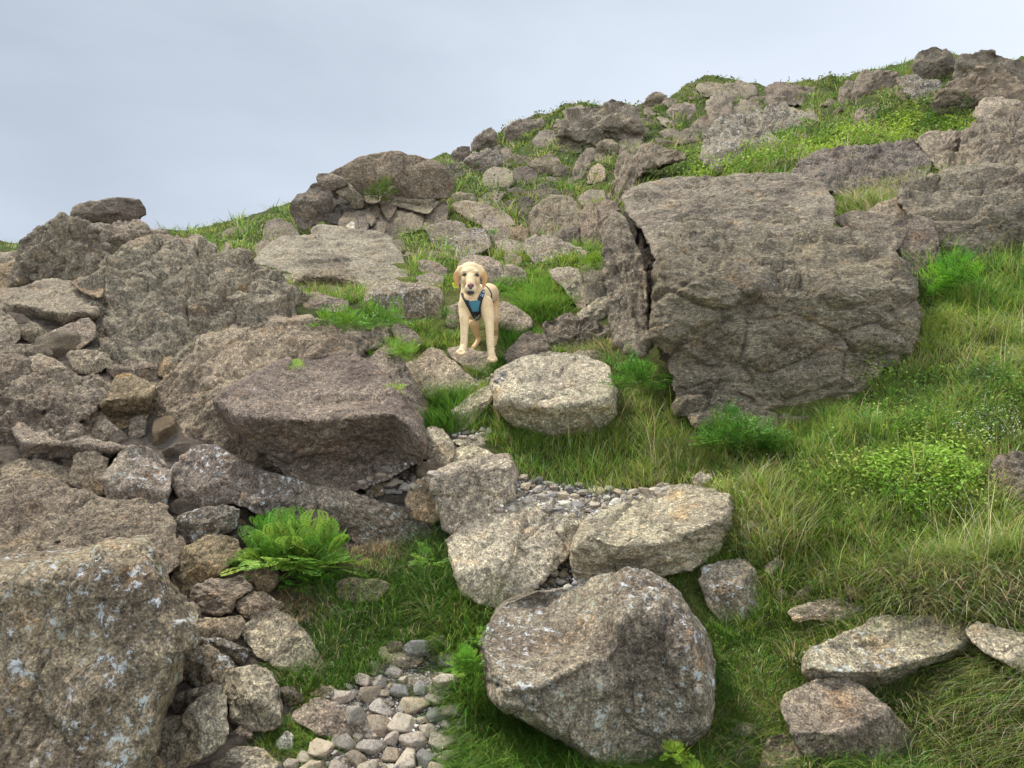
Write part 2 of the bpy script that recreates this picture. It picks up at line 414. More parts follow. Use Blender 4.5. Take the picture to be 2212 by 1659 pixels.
# ------------------------------------------------------------------ rocks
TINT = {'g': (0.30, 0.262, 0.212), 'p': (0.54, 0.485, 0.39), 'v': (0.25, 0.215, 0.188), 'd': (0.205, 0.178, 0.148),
        'o': (0.38, 0.30, 0.205), 'b': (0.295, 0.25, 0.195), 'w': (0.70, 0.69, 0.65), 'm': (0.36, 0.318, 0.262), 'k': (0.36, 0.31, 0.252)}
def outline_resample(poly, step):
    P_ = np.array(poly); Q_ = np.roll(P_, -1, 0); seg = np.sqrt(((Q_ - P_) ** 2).sum(1)); cum = np.concatenate([[0], np.cumsum(seg)])
    n = int(max(28, min(600, cum[-1] / step)))
    # soften the corners a little with a Chaikin step first
    C = np.stack([P_ * 0.91 + Q_ * 0.09, P_ * 0.09 + Q_ * 0.91], 1).reshape(-1, 2)
    C2 = np.roll(C, -1, 0); seg = np.sqrt(((C2 - C) ** 2).sum(1)); cum = np.concatenate([[0], np.cumsum(seg)])
    t = np.linspace(0, cum[-1], n, endpoint=False); CC = np.vstack([C, C[:1]])
    return np.stack([np.interp(t, cum, CC[:, 0]), np.interp(t, cum, CC[:, 1])], 1)
def smin(a, b, k):
    h = np.clip(0.5 + 0.5 * (b - a) / k, 0, 1)
    return b * (1 - h) + a * h - k * h * (1 - h)
OUTL = []; ALLV = []; ALLF = []; AOFF = 0
def vnormals(V, F3, F4):
    n = np.zeros_like(V)
    for F in (F3, F4):
        if F is None or not len(F): continue
        a = V[F[:, 0]]; b = V[F[:, 1]]; c = V[F[:, 2]]
        fn = np.cross(b - a, c - a) if F.shape[1] == 3 else np.cross(V[F[:, 2]] - a, V[F[:, 3]] - b)
        for j in range(F.shape[1]): np.add.at(n, F[:, j], fn)
    return n / np.maximum(np.linalg.norm(n, axis=1), 1e-12)[:, None]
TINT = {k: tuple(min(0.95, a * f) for a, f in zip(v, (1.20, 1.20, 1.17))) for k, v in TINT.items()}
RID = 0
def rock(name, tile, s, label, tint='g', th=0.42, lf=0.35, d=None, dd=0.0, ridge=None, under=0.3, rough=1.0, strata=0.0, mat=None, cat='rock', group=None, boxy=4.2, cen=None, mul=1.0, n=6, crag=0.0, deep=False, grow=1.04, sink=None):
    """a boulder from its outline: own distance, bulging towards and away from the viewer, cut by flat faces, roughened in 3D"""
    global RID, AOFF
    RID += 1; sd = RID * 13 + 5; rg = np.random.default_rng(sd)
    poly = pts(tile, s); pa = np.array(poly)
    step = 3.6
    O = outline_resample(poly, step)
    O = O.mean(0) + (O - O.mean(0)) * grow
    e0 = math.sqrt(np.ptp(O[:, 0]) * np.ptp(O[:, 1])); z0 = np.zeros(len(O))[:, None]
    jit = ridged(np.hstack([O / max(e0 * .16, 9), z0 + RID]), sd, 3, .6) * 0.016 * e0 * (0.6 + crag)
    O = O + (O - O.mean(0)) / np.maximum(np.linalg.norm(O - O.mean(0), axis=1), 1)[:, None] * jit[:, None]
    C = np.array(pts(tile, cen)[0]) if cen else O.mean(0)
    w_ = O[:, 0].max() - O[:, 0].min(); h_ = O[:, 1].max() - O[:, 1].min()
    yb = O[:, 1].max(); yt = O[:, 1].min()
    xb = O[O[:, 1] > yb - 0.2 * h_][:, 0].mean()
    Db = cast([xb], [min(yb, 1740)])[0] if d is None else d
    if d is not None and d > 6.5 and not deep: Db = min(d, cast([xb], [min(yb, 1740)])[0])
    if Db > 50: Db = cast([xb], [yb + 12])[0]
    if Db > 50: Db = 24.0
    Db += dd
    Dt = cast([C[0]], [yt])[0]
    m1 = Db / FT
    sk = sink if sink is not None else (0.06 if Db < 6.5 else 0.30)
    if sk and yb < 1500:                      # the foot goes on below the turf
        k_ = np.clip((O[:, 1] - (yt + 0.5 * h_)) / (0.5 * h_), 0, 1); O[:, 1] += k_ * sk * h_
        if Db > 6.5: th = min(th, .36)
    lean = 0.5 if Dt > 50 else (Dt - Db) / max(h_ * m1, 1e-3)
    lean = max(0.12, min(lf * lean, 3.0)); 
    T_ = th * min(w_, h_ * (1 + 0.6 * lf)) * m1 * 1.25
    size = math.sqrt(w_ * h_) * m1
    nr = int(max(6, min(110, 0.5 * (w_ + h_) / 2 / step)))
    sr = np.linspace(0, 1, nr + 1)[1:]; sr = 1 - (1 - sr) ** 1.25
    ns = len(O)
    rad = O - C
    def surf(p, sr_, front):
        q = (p - C) / np.array([w_, h_]) * 2
        sv = sr_
        env = (1 - sv ** boxy) ** (1 / boxy * 1.35)
        if front:
            bb = env * 1.0
            if ridge:
                rp = np.array(pts(tile, ridge)); yr = np.interp(p[..., 0], rp[:, 0], rp[:, 1])
                up = np.maximum(yr.mean() - yt, 8.0); dn = np.maximum(yb - yr.mean(), 8.0)
                top = 1 - (yr - p[..., 1]) / up * 1.05; fr = 1 - (p[..., 1] - yr) / dn * under * 1.6
                bb = smin(smin(top, fr, 0.06), env * 1.15, 0.12)
            else:
                for k in range(n):
                    a_ = -math.pi / 2 + rg.uniform(-0.6, 0.6) if k == 0 else rg.uniform(-math.pi, math.pi)
                    g = rg.uniform(0.35, 0.8); c0 = rg.uniform(0.5, 0.85)
                    pl = c0 - g * (q[..., 0] * math.cos(a_) + q[..., 1] * math.sin(a_))
                    bb = smin(bb, pl, 0.025)
            return np.maximum(bb, -0.3 * (1 - sv) ) * T_
        return -env * T_ * 1.1
    V = []
    V2 = []
    S = np.repeat(sr[:, None], ns, 1)
    Pp = C + rad[None] * S[..., None]
    bf = surf(Pp, S, True)
    bc = surf(C[None], np.zeros(1), True)
    nb = max(4, nr // 3); sb = np.linspace(0, 1, nb + 1)[1:-1][::-1]
    Sb = np.repeat(sb[:, None], ns, 1); Pb = C + rad[None] * Sb[..., None]; bk = surf(Pb, Sb, False)
    P2 = np.concatenate([C[None], Pp.reshape(-1, 2), Pb.reshape(-1, 2), C[None]]); B = np.concatenate([np.atleast_1d(bc), bf.ravel(), bk.ravel(), [-T_ * 1.1]])
    D = Db + lean * (yb - P2[:, 1]) * m1 - B
    V = at(P2[:, 0], P2[:, 1], D)
    nring = nr + len(sb)
    j = np.arange(ns); j1 = (j + 1) % ns
    F3 = [np.stack([np.zeros(ns, int), 1 + j1, 1 + j], 1)]
    last = len(V) - 1; lo = 1 + (nring - 1) * ns
    F3.append(np.stack([np.full(ns, last), lo + j, lo + j1], 1))
    F4 = []
    for k in range(nring - 1):
        a = 1 + k * ns; F4.append(np.stack([a + j, a + j1, a + ns + j1, a + ns + j], 1))
    F3 = np.concatenate(F3); F4 = np.concatenate(F4)
    # orientation: make sure normals point outward
    Nn = vnormals(V, F3, F4)
    cen3 = V.mean(0)
    if ((V - cen3) * Nn).sum() < 0: F3 = F3[:, ::-1]; F4 = F4[:, ::-1]; Nn = -Nn
    L_ = V - cen3 + 31.7 * RID
    sz = size
    Lr = L_ * np.array([1, 1, 1 + 1.3 * strata])
    d1 = fbm(Lr / (0.45 * sz), sd, 3) * 0.034 * sz
    d2 = ridged(Lr / (0.24 * sz), sd + 9, 4, 0.55) * 0.020 * sz
    px_ = Db / FT * 2.16
    d3 = fbm(Lr / 0.055, sd + 3, 3, 0.6) * 0.0075
    wv = np.stack([fbm(L_ / (0.3 * sz), sd + 40 + i_, 2) for i_ in range(3)], 1)
    e1, v1, t1 = cells(Lr / (0.30 * sz) + 0.5 * wv, sd + 60)
    e2, v2, t2 = cells(Lr / (0.11 * sz) + 0.6 * wv, sd + 70)
    d4 = ((v1 - 0.5) * 0.035 * sz * np.clip(e1 * 5, 0, 1) + t1 * 0.060 * sz * np.clip(e1 * 5, 0, 1) - 0.014 * sz * np.clip(1 - e1 / 0.05, 0, 1)) * (0.75 + 0.8 * crag) \
        + ((v2 - 0.5) * 0.014 + t2 * 0.022) * sz * np.clip(e2 * 5, 0, 1) * (0.7 + crag)
    for k in range(3 if sz > 0.35 else 1):       # joints and cracks
        gn = rg.normal(size=3) * np.array([1, .6, .8 if strata < .3 else 2.5]); gn /= np.linalg.norm(gn); gd = ((V - cen3) @ gn + rg.uniform(-.28, .28) * sz) / sz + wv[:, k] * 0.07
        msk = np.clip(vnoise(L_ / (0.4 * sz) + 5 * k, sd + 90) * 2 + 0.6, 0, 1)
        d4 = d4 - 0.026 * sz * np.exp(-(gd / 0.011) ** 2) * msk + 0.016 * sz * np.tanh(gd / 0.012) * msk * np.exp(-(gd / .25) ** 2)
    if crag > 0.7: 
        c_ = min(crag, 1.2); e5, v5, t5 = cells(Lr * np.array([1, 1, .75]) / (0.19 * sz) + 0.5 * wv, sd + 95)
        d4 = d4 + ((v5 - .5) * 0.050 + t5 * 0.040) * sz * c_ * np.clip(e5 * 6, 0, 1) - 0.012 * sz * np.clip(1 - e5 / .06, 0, 1) + ridged(Lr / (0.2 * sz), sd + 97, 3, .6) * 0.008 * sz * c_
    lx = np.clip(0.030 * math.sqrt(Db / 3.0), 0.02, 0.12)
    Lq = L_ * np.array([1, 1, 1 + 1.6 * strata]) + wv * 0.02
    e3, v3, t3 = cells(Lq / (2.1 * lx), sd + 80)
    d3 = (ridged(Lq / (1.6 * lx), sd + 3, 3, 0.6) * 0.17 + (v3 - 0.5) * 0.22 * np.clip(e3 * 4, 0, 1) + t3 * 0.25) * lx * (0.8 + 0.5 * crag) + d3
    edge = np.concatenate([[1], np.repeat(np.clip((1 - sr) * 5 + 0.35 + 0.4 * min(crag, 1.5), 0, 1), ns), np.ones(len(sb) * ns), [1]])
    V = V + Nn * ((d1 + d2 + d4) * edge * rough + d3 * rough)[:, None]
    me = mesh_np(name, V - cen3, faces3=F3, faces4=F4, mat=mat or (ROCK_L if strata > 0.3 else ROCK))
    o = link(name, me, loc=cen3)
    t0 = np.array(TINT[tint]) * mul * (1 + rg.uniform(-0.14, 0.14)) * (1 + rg.uniform(-0.025, 0.025, 3))
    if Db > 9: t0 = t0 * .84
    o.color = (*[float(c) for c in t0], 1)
    tag(o, label, cat, group)
    tri = np.concatenate([F3, F4[:, [0, 1, 2]], F4[:, [0, 2, 3]]])
    OUTL.append((O, Db, lean, T_))
    ALLV.append(V); ALLF.append(tri + AOFF); AOFF += len(V)
    return o
R = rock
# --- foreground left
R('boulder','T','-90,1225 0,1215 90,1205 180,1195 245,1182 300,1176 320,1195 345,1245 385,1300 407,1325 423,1386 385,1406 377,1473 345,1533 330,1620 290,1700 180,1760 -90,1760','huge brown boulder filling the bottom left corner with white lichen flecks',tint='b',d=2.35,th=.45,lf=.3,ridge='-90,1262 90,1240 240,1215 310,1190 345,1260 420,1390',under=.15,mat=ROCK_W,cat='boulder',cen='150,1440')
R('flat_rock','T','-90,1055 0,1050 60,1035 107,1040 160,1060 233,1086 297,1080 350,1100 363,1126 370,1163 390,1169 387,1206 345,1235 250,1260 100,1290 -90,1300','broad low grey-brown slab just above the huge corner boulder',tint='b',lf=.75,th=.3,dd=-.05,cat='flat rock')
R('rock','A','1100,110 1180,20 1300,-20 1450,-40 1550,-10 1530,100 1440,140 1300,190 1180,225 1160,170','dark angular rock between the broad low slab and the large fern',tint='d',mat=ROCK_W)
R('rock','A','1150,300 1200,230 1340,170 1480,160 1530,190 1550,260 1500,330 1400,400 1260,490 1220,520 1150,515 1120,440','oval orange-brown rock with a dark crack beneath, right of the huge corner boulder',tint='o')
R('rock','A','1230,545 1270,480 1350,450 1470,440 1560,420 1640,500 1520,560 1500,640 1400,650 1290,640','grey rock with fine curved layers beneath the oval orange-brown rock',tint='m',strata=.8)
R('rock','A','1185,600 1240,590 1290,620 1300,680 1240,710 1210,660','small rounded rock tucked against the right edge of the huge corner boulder',tint='b')
R('rock','B','-149,590 -60,540 0,520 100,550 175,600 140,640 60,665 -20,690 -90,670','flat-topped brown rock left of the dead roots under the large fern',tint='b')
R('rock','A','1530,470 1580,380 1659,340 1780,300 1800,420 1780,490 1659,520 1580,510','brown rock with grey lichen just left of the foot of the large fern',tint='o',mul=.8)
R('rock','A','1240,720 1300,700 1450,690 1560,670 1585,700 1560,790 1480,850 1330,830 1270,800','dull yellow-brown rock with a straight upper edge above the rubble gap',tint='b')
R('flat_rock','B','-95,770 0,680 60,660 130,640 220,680 300,760 350,830 380,900 440,960 450,1000 380,1050 250,1010 100,970 0,920 -40,860','leaning grey slab left of the grassy hollow, tapering to the lower right',tint='m',lf=.6,th=.3,cat='flat rock')
R('rock','A','1270,825 1400,825 1500,850 1600,880 1610,930 1560,1010 1480,960 1400,900','thin dark rock wedged behind the rounded rock with a white lichen spot',tint='d',mat=ROCK_W)
R('rock','A','1140,900 1180,850 1280,850 1400,890 1480,950 1550,1020 1520,1080 1450,1120 1330,1130 1200,1080 1150,1010','rounded brown rock with a white lichen spot touching the huge corner boulder',tint='b',mat=ROCK_W)
R('rock','A','1075,1230 1150,1180 1250,1150 1330,1130 1400,1120 1420,1160 1330,1200 1250,1270 1190,1310 1080,1290','small dark rock in the gap behind the pale upright stone',tint='d')
R('rock','A','1080,1520 1130,1420 1180,1330 1220,1260 1330,1180 1420,1135 1455,1180 1470,1300 1470,1420 1440,1500 1330,1580 1200,1640 1080,1645','pale upright leaf-shaped stone leaning near the bottom edge',tint='p',th=.35)
R('rock','A','1030,1350 1100,1320 1180,1320 1170,1370 1120,1440 1075,1540 1070,1640 1000,1600 1010,1450','dark rock in shadow between the huge corner boulder and the pale upright stone',tint='d')
R('rock','B','-220,1100 -190,1040 -80,1010 30,1005 100,1050 140,1140 165,1250 150,1380 60,1420 -60,1400 -150,1350 -170,1250 -210,1200','blocky pale brown rock right of the pale upright stone',tint='p',mul=.85,th=.5)
R('rock','B','150,1140 220,1130 300,1180 330,1220 260,1255 190,1250','small pointed dark grey and rust rock beside the blocky pale rock',tint='d',n=6)
R('flat_rock','B','260,1290 350,1230 450,1210 560,1260 680,1310 770,1400 760,1480 640,1490 480,1460 330,1400 250,1340','smooth flat grey slab left of the loose stones of the path',tint='m',lf=.8,th=.25,cat='flat rock')
R('stone','B','135,1480 200,1430 235,1470 235,1530 170,1540 135,1510','small white cube-shaped stone in short grass',tint='w',cat='stone',mul=.9)
R('stone','A','1480,1450 1560,1385 1630,1410 1640,1470 1560,1500 1500,1500','small blue-grey stone at the foot of the pale upright stone',tint='m',cat='stone')
R('flat_rock','B','-380,1670 -280,1580 -150,1520 0,1530 100,1590 180,1650 150,1760 -380,1780','pale cracked slab on the bottom edge right of the pale upright stone',tint='p',lf=.8,th=.22,strata=.6,cat='flat rock',d=2.5)
R('flat_rock','B','150,1690 250,1630 400,1640 560,1605 700,1600 850,1650 1000,1640 1010,1760 150,1780','long pale slab on the bottom edge beneath the loose stones',tint='p',lf=.8,th=.2,cat='flat rock',d=2.5)
R('rock','A','600,1680 720,1620 860,1600 990,1580 1060,1630 1090,1740 600,1760','orange-tinted pale rock on the bottom edge under the huge corner boulder',tint='o',mul=1.25,d=2.22)
R('rock','B','920,980 960,910 1030,870 1080,900 1075,960 1020,1010 930,1015','smooth blue-grey rock at the top of the loose stones',tint='m')
R('rock','B','970,1170 1000,1060 1100,1040 1240,1060 1290,1110 1280,1170 1150,1200 1020,1210','flat-topped grey rock edged with grass right of the loose stones',tint='m')
R('stone','B','650,1080 700,1055 770,1075 780,1100 700,1120 655,1105','flat cream stone on the left side of the loose stones',tint='p',cat='stone',mul=1.2)
R('rock','B','830,860 880,840 950,850 950,920 900,960 850,920','small blunt brown rock at the lower edge of the grassy hollow',tint='b')
R('rock','B','525,460 560,435 700,430 840,450 860,490 800,560 650,580 530,560','oblong ledge stone beneath the dry grass tuft right of the large fern',tint='b',strata=.5)
R('rock','B','1090,860 1150,800 1220,800 1200,900 1120,920','pale brown rock half under overhanging grass above the loose stones',tint='m')
R('stone','B','390,1570 430,1540 540,1550 550,1600 420,1610','low purple-grey stone in the grass below the smooth flat slab',tint='v',cat='stone',mul=1.2)
R('rock','B','350,1180 430,1110 520,1150 580,1210 450,1215','buried grey rock behind the smooth flat slab',tint='m')
# --- centre left
R('flat_rock','T','480,1045 500,1020 560,1018 640,1040 720,1060 800,1080 880,1100 935,1130 940,1145 916,1173 870,1185 800,1178 720,1140 640,1118 560,1110 495,1080','long slanting slab under the purple-fronted boulder with a yellow lichen spot at its tip',tint='v',mul=1.1,lf=.5,th=.4,mat=ROCK_W,cat='flat rock',cen='700,1095')
R('boulder','T','475,870 490,845 545,815 600,790 680,775 760,768 800,790 840,830 880,880 905,910 915,950 900,985 850,1010 780,1035 720,1050 680,1045 620,1010 560,960 500,915','large boulder with a flat light top and purple-brown front in the centre left',tint='v',mul=1.05,lf=.45,ridge='475,893 553,902 690,908 760,900 850,893 915,930',under=1.0,cat='boulder',rough=.8,d=4.0,th=.5)
R('boulder','T','310,940 320,880 345,840 370,805 430,770 435,735 500,720 600,700 700,700 760,740 770,800 700,900 600,1000 500,1010 400,1005 345,990','wide yellow-brown boulder behind and left of the purple-fronted boulder',tint='b',mul=1.1,dd=.1,lf=.6,th=.3,cen='500,860',cat='boulder',crag=.5)
R('rock','E','1110,1390 1180,1310 1270,1240 1400,1225 1500,1300 1600,1340 1680,1400 1700,1500 1600,1560 1440,1580 1350,1620 1250,1620 1150,1540 1100,1450','reddish-brown rounded rock at the left tip of the long slanting slab',tint='v',mul=1.2,mat=ROCK_W)
R('rock','E','460,1400 490,1300 560,1260 640,1280 700,1330 690,1400 670,1530 600,1550 500,1500 455,1470','upright brown rock standing behind the broad low slab',tint='b',th=.35)
R('rock','E','660,1440 740,1340 800,1260 880,1230 950,1250 1020,1300 1100,1400 1100,1480 1060,1620 900,1610 700,1590 680,1500','pentagonal red-brown rock with white lichen dots between two rounded rocks',tint='v',mul=1.2,mat=ROCK_W,n=5)
R('flat_rock','E','90,1130 140,1070 250,1100 400,1060 520,1110 600,1200 800,1230 820,1250 700,1300 480,1360 300,1375 170,1330 130,1220','flat overhanging slab on the left with a dark underside and pale rim',tint='m',lf=.5,th=.45,ridge='90,1190 170,1215 400,1215 600,1235 820,1250',under=1.0,cat='flat rock')
R('rock','E','490,1110 520,1040 590,995 650,1020 730,1090 820,1160 820,1200 770,1225 640,1210 520,1170','pale triangular rock lying on the flat overhanging slab',tint='p',mul=.9,dd=.05)
R('rock','E','640,960 700,900 760,780 840,770 930,810 1010,830 990,900 970,940 960,1020 860,1100 780,1110 700,1050 650,1010','peaked rock with a tan top and deeply shaded front on the left',tint='o',mul=.95,ridge='640,935 800,925 1000,905',under=1.1,th=.5)
R('rock','E','830,1100 860,1050 920,1030 950,1080 940,1150 880,1180 830,1160','small round olive rock beside the wide yellow-brown boulder',tint='d')
R('flat_rock','E','40,1360 140,1320 300,1330 460,1380 470,1480 300,1490 130,1480 20,1500 -60,1440','low brown slab between the overhanging slab and the broad low slab',tint='b',lf=.6,th=.3,cat='flat rock')
R('boulder','E','-90,900 60,880 130,800 200,780 380,800 560,790 700,850 720,900 650,950 600,1000 520,1060 520,1160 400,1180 250,1200 100,1220 -90,1260','lumpy grey boulder at the left edge behind the overhanging slab',tint='g',mul=.9,crag=1.0,lf=.5,cat='boulder')
R('rock','E','-90,660 0,640 120,640 190,680 200,780 80,860 0,890 -90,880','rounded brown rock on the left edge above the lumpy grey boulder',tint='b')
R('rock','E','190,660 260,640 380,680 460,760 400,800 200,800','pinkish low rock above the lumpy grey boulder',tint='k')
R('flat_rock','E','40,290 60,240 200,180 350,150 450,170 540,200 600,240 640,290 630,390 540,420 480,470 330,500 200,440 80,410 30,350','slanting slab with a shadowed underside left of the great rugged crag',tint='m',ridge='30,300 250,340 420,375 640,360',under=1.3,th=.5,lf=.5,cat='flat rock')
R('rock','E','320,500 400,470 500,410 570,410 620,460 610,530 520,590 420,600 330,580','wedge-shaped brown rock beneath the shadowed slab beside the great crag',tint='k')
R('rock','E','130,480 190,430 260,450 310,510 310,570 220,570 140,530','small rough rock left of the wedge-shaped brown rock',tint='b')
R('rock','E','-90,400 0,360 60,390 120,450 130,530 70,600 0,620 -90,600','rough grey rock on the left edge below the shadowed slab',tint='g')
R('rock','E','-90,620 30,580 180,575 330,600 350,640 200,650 0,660 -90,670','thin brown ledge on the left edge under the rough grey rock',tint='b')
R('rock','E','440,640 560,600 700,640 720,700 600,760 480,740','low jumbled ledge below the foot of the great rugged crag',tint='b',crag=.6)
R('rock','E','700,740 760,690 900,680 1020,700 1020,800 900,800 760,790','dark lumpy rock beneath the middle of the great rugged crag',tint='d',crag=.6,mul=1.2)
R('rock_crag','T','208,670 215,620 240,570 270,545 340,528 420,538 500,560 560,580 600,605 628,645 638,690 610,715 520,725 450,745 430,780 340,775 255,755 215,720','great rugged brown crag with knobbly face left of the dog',tint='g',mul=.95,lf=.25,th=.4,crag=1.2,cat='crag',dd=.1,rough=1.0)
R('rock_crag','I','220,1030 300,945 430,885 560,862 575,820 630,790 690,830 790,930 880,1020 980,1110 1060,1200 1060,1320 850,1420 600,1400 400,1360 260,1300 100,1220 190,1110','jagged pyramid-shaped crag on the left skyline with yellow lichen on its tip',tint='g',mul=.85,crag=1.2,lf=.5,cat='crag',cen='550,1120',d=8.2)
R('boulder','I','620,760 640,700 700,650 850,630 960,608 1100,612 1190,625 1230,680 1248,740 1190,790 1130,805 1000,850 880,850 700,840 640,800','flat-topped perched boulder overhanging on the left skyline',tint='d',mul=1.15,lf=.1,d=9.3,strata=.9,cat='boulder',th=.5,boxy=4.5,sink=0)
R('rock','I','960,860 1000,820 1100,800 1180,790 1260,830 1300,880 1430,900 1430,970 1300,1020 1150,1030 1030,1020 980,940','blocky rocks supporting the right end of the perched boulder',tint='g',d=9.0,crag=.7)
R('rock','I','700,830 850,820 960,840 1000,900 1030,1050 950,1120 850,1060 760,960','broken rock with grass under the perched boulder',tint='g',d=9.0)
R('flat_rock','I','970,1110 1100,1000 1250,950 1420,940 1600,970 1660,1050 1600,1120 1300,1120 1130,1180 1030,1200','low jagged slabs behind the great rugged crag',tint='b',d=7.9,lf=.6,cat='flat rock',crag=.8)
R('rock','I','1600,980 1650,930 1720,920 1790,970 1810,1020 1700,1060 1640,1040','small pointed rock on the left ridge beside the green turf',tint='b',d=9.0)
R('rock','I','1910,930 1960,870 2050,855 2120,880 2130,930 2040,955 1950,965','rounded brown rock set in turf on the left skyline',tint='b')
R('rock','I','1680,1040 1760,1030 1860,1080 1860,1140 1740,1120','small dark-edged rock behind the great crag near the turf',tint='d',d=8.5)
R('rock','I','1340,890 1400,865 1450,900 1440,940 1360,930','tiny knob of rock on the skyline right of the perched boulder',tint='g',d=9.4)
R('rock','I','-140,1090 0,1075 150,1075 250,1130 260,1220 150,1270 0,1260 -140,1220','broken grey ledge at the left edge just under the skyline',tint='g',crag=.8,d=8.5)
R('rock','I','-140,1200 100,1160 270,1170 320,1260 250,1380 0,1440 -140,1420','tan sloping rock at the left edge below the skyline ledge',tint='o',mul=.85,d=7.5)
R('rock','I','-140,1400 0,1400 150,1380 200,1480 80,1560 -140,1560','rough ledge at the left edge beside the shadowed slab',tint='b',d=6.9)
R('rock','I','600,1330 700,1290 850,1340 900,1400 860,1460 720,1420','orange-brown blocky rock at the left side of the great crag',tint='o',mul=.8,d=6.2)
# --- middle, left of the dog
R('boulder','J','0,1440 60,1340 170,1260 250,1220 420,1215 490,1210 480,1160 540,1120 650,1130 850,1165 1000,1180 1130,1220 1180,1300 1240,1380 1290,1480 1310,1560 1150,1650 800,1680 400,1670 200,1650 80,1610 0,1540','broad smooth layered boulder sloping right, above and left of the dog',tint='m',mul=.95,lf=.75,th=.3,strata=.7,cen='650,1420',cat='boulder',rough=.8)
R('rock','F','230,195 300,120 380,85 480,80 590,90 640,150 700,210 600,240 520,235 430,230 320,220 260,215','arched rock with a dark hollow beneath, below the broad smooth boulder',tint='b',ridge='230,160 300,140 480,130 700,170',under=1.4,th=.6)
R('rock','F','60,200 110,165 190,190 190,240 120,240','small grey rock beside the right end of the great crag',tint='g')
R('flat_rock','F','150,560 180,480 260,435 380,440 460,480 480,560 430,620 300,640 180,640','layered tan ledge beneath the small ferns left of the dog',tint='o',mul=.95,lf=.6,strata=.7,cat='flat rock')
R('rock','F','430,560 500,510 560,520 640,560 690,610 690,660 560,680 430,650','dark knobbly rock on the back edge of the purple-fronted boulder',tint='d',mul=1.2,crag=.5,dd=.15)
R('rock','F','565,515 620,460 680,450 740,490 800,520 840,570 760,600 700,610 620,570','pointed dark rock just under the small ferns left of the dog',tint='d',mul=1.3)
R('rock','F','745,490 800,440 860,460 870,510 850,560 790,560','small pinkish rock left of the bright fern tuft',tint='k')
R('rock','F','870,470 920,440 980,450 1040,500 1080,560 1030,600 930,560','flattish rock behind the bright fern tuft',tint='m')
R('rock','F','300,260 330,235 420,240 500,270 600,295 590,340 440,350 380,350 310,330','low grey rock above the left small fern',tint='g')
R('rock','F','690,300 740,220 800,150 880,145 960,180 1100,180 1190,220 1215,280 1195,350 1150,400 1000,410 900,360 780,330','rounded rock with a dark lichened front left of the dog',tint='b',ridge='690,275 800,250 960,235 1100,215 1215,260',under=.7,mat=ROCK_W,th=.5)
R('flat_rock','F','730,700 780,640 850,580 900,620 950,680 1000,780 1060,870 1120,960 1125,1040 1100,1110 1050,1080 980,980 900,880 800,760','long slanting slab along the right side of the purple-fronted boulder',tint='v',mul=1.15,dd=.15,cat='flat rock',th=.6)
R('rock','F','980,700 1080,640 1120,595 1200,620 1280,690 1350,760 1470,830 1420,865 1360,880 1340,915 1200,900 1110,905 1060,850 1000,780','pinkish pyramid-shaped rock below and left of the dog',tint='k',mul=1.1,th=.45,lf=.5)
R('flat_rock','F','1245,600 1330,585 1420,615 1530,640 1600,680 1590,740 1480,750 1350,710 1270,660','flat mottled rock under the paws of the dog',tint='k',lf=.8,th=.3,cat='flat rock',mul=1.1,dd=-.03)
R('flat_rock','F','1265,1000 1320,960 1400,890 1520,840 1560,880 1540,930 1480,990 1420,1050 1350,1115 1290,1070','pale stepping slab between the grass tuft and the pale rounded boulder',tint='p',lf=.7,th=.35,ridge='1265,1010 1400,985 1560,905',under=.9,cat='flat rock')
R('boulder','T','1062,835 1075,805 1130,775 1180,762 1260,770 1310,790 1328,850 1325,890 1290,925 1220,935 1160,925 1110,910 1075,875','pale rounded boulder flecked with orange in the middle right of the dog',tint='p',mul=.84,th=.5,lf=.4,ridge='1062,855 1180,880 1325,862',under=.6,cat='boulder',rough=.8)
R('rock','G','-50,650 0,580 60,520 120,490 180,520 245,600 220,680 130,700 60,720 0,740','dark tilted slabby rock behind the pale rounded boulder',tint='d',mul=1.25,strata=.8)
R('rock','G','210,540 220,440 300,390 400,390 480,410 540,420 620,450 640,540 580,610 420,600 260,600','coarse knobbly dark rock left of the narrow pillar',tint='d',mul=1.3,crag=1.4)
R('rock','G','420,370 500,320 560,280 630,260 650,350 600,400 540,430 440,420','pale split rock wedged against the narrow pillar',tint='m')
R('rock','G','240,90 340,75 430,90 450,140 490,230 460,340 420,280 330,200 270,150','mottled rock above the pale split rock',tint='k')
R('rock','G','450,80 520,40 600,20 640,100 640,260 540,310 480,250 460,150','dark grey rock behind the upper part of the narrow pillar',tint='d',mul=1.2)
R('rock','G','390,640 440,610 540,610 600,640 620,700 500,700 410,680','low grey rock behind the top of the pale rounded boulder',tint='m')
R('rock','F','1565,400 1570,310 1600,290 1700,340 1780,400 1800,450 1700,490 1590,460','sloping grey rock just right of the dog',tint='g')
R('rock','F','1400,520 1480,440 1560,430 1630,480 1660,560 1600,640 1450,620','pink and grey rock behind the legs of the dog',tint='k',dd=.75)
R('rock','F','1230,430 1260,320 1320,310 1340,400 1330,450 1260,460','low dark rock behind the chest of the dog on the left',tint='g')
R('rock','J','1740,1480 1800,1400 1900,1380 2020,1390 2110,1440 2140,1540 2080,1620 1950,1640 1780,1600','rounded rock directly behind the head of the dog',tint='m')
R('rock','J','2110,1480 2212,1450 2300,1490 2350,1560 2250,1610 2120,1580','low rock to the right behind the ear of the dog',tint='m')
R('rock','J','1400,1430 1450,1415 1540,1440 1660,1490 1640,1550 1500,1540 1410,1500','grey tilted rock up and left of the head of the dog',tint='g')
R('rock','J','1380,1570 1450,1540 1560,1530 1630,1580 1600,1640 1440,1640','pale rock left of the head of the dog',tint='m')
R('flat_rock','J','1200,1330 1260,1320 1400,1340 1600,1340 1690,1360 1600,1400 1350,1400 1240,1380','thin flat ledge crossing the turf above the dog',tint='g',lf=.8,cat='flat rock')
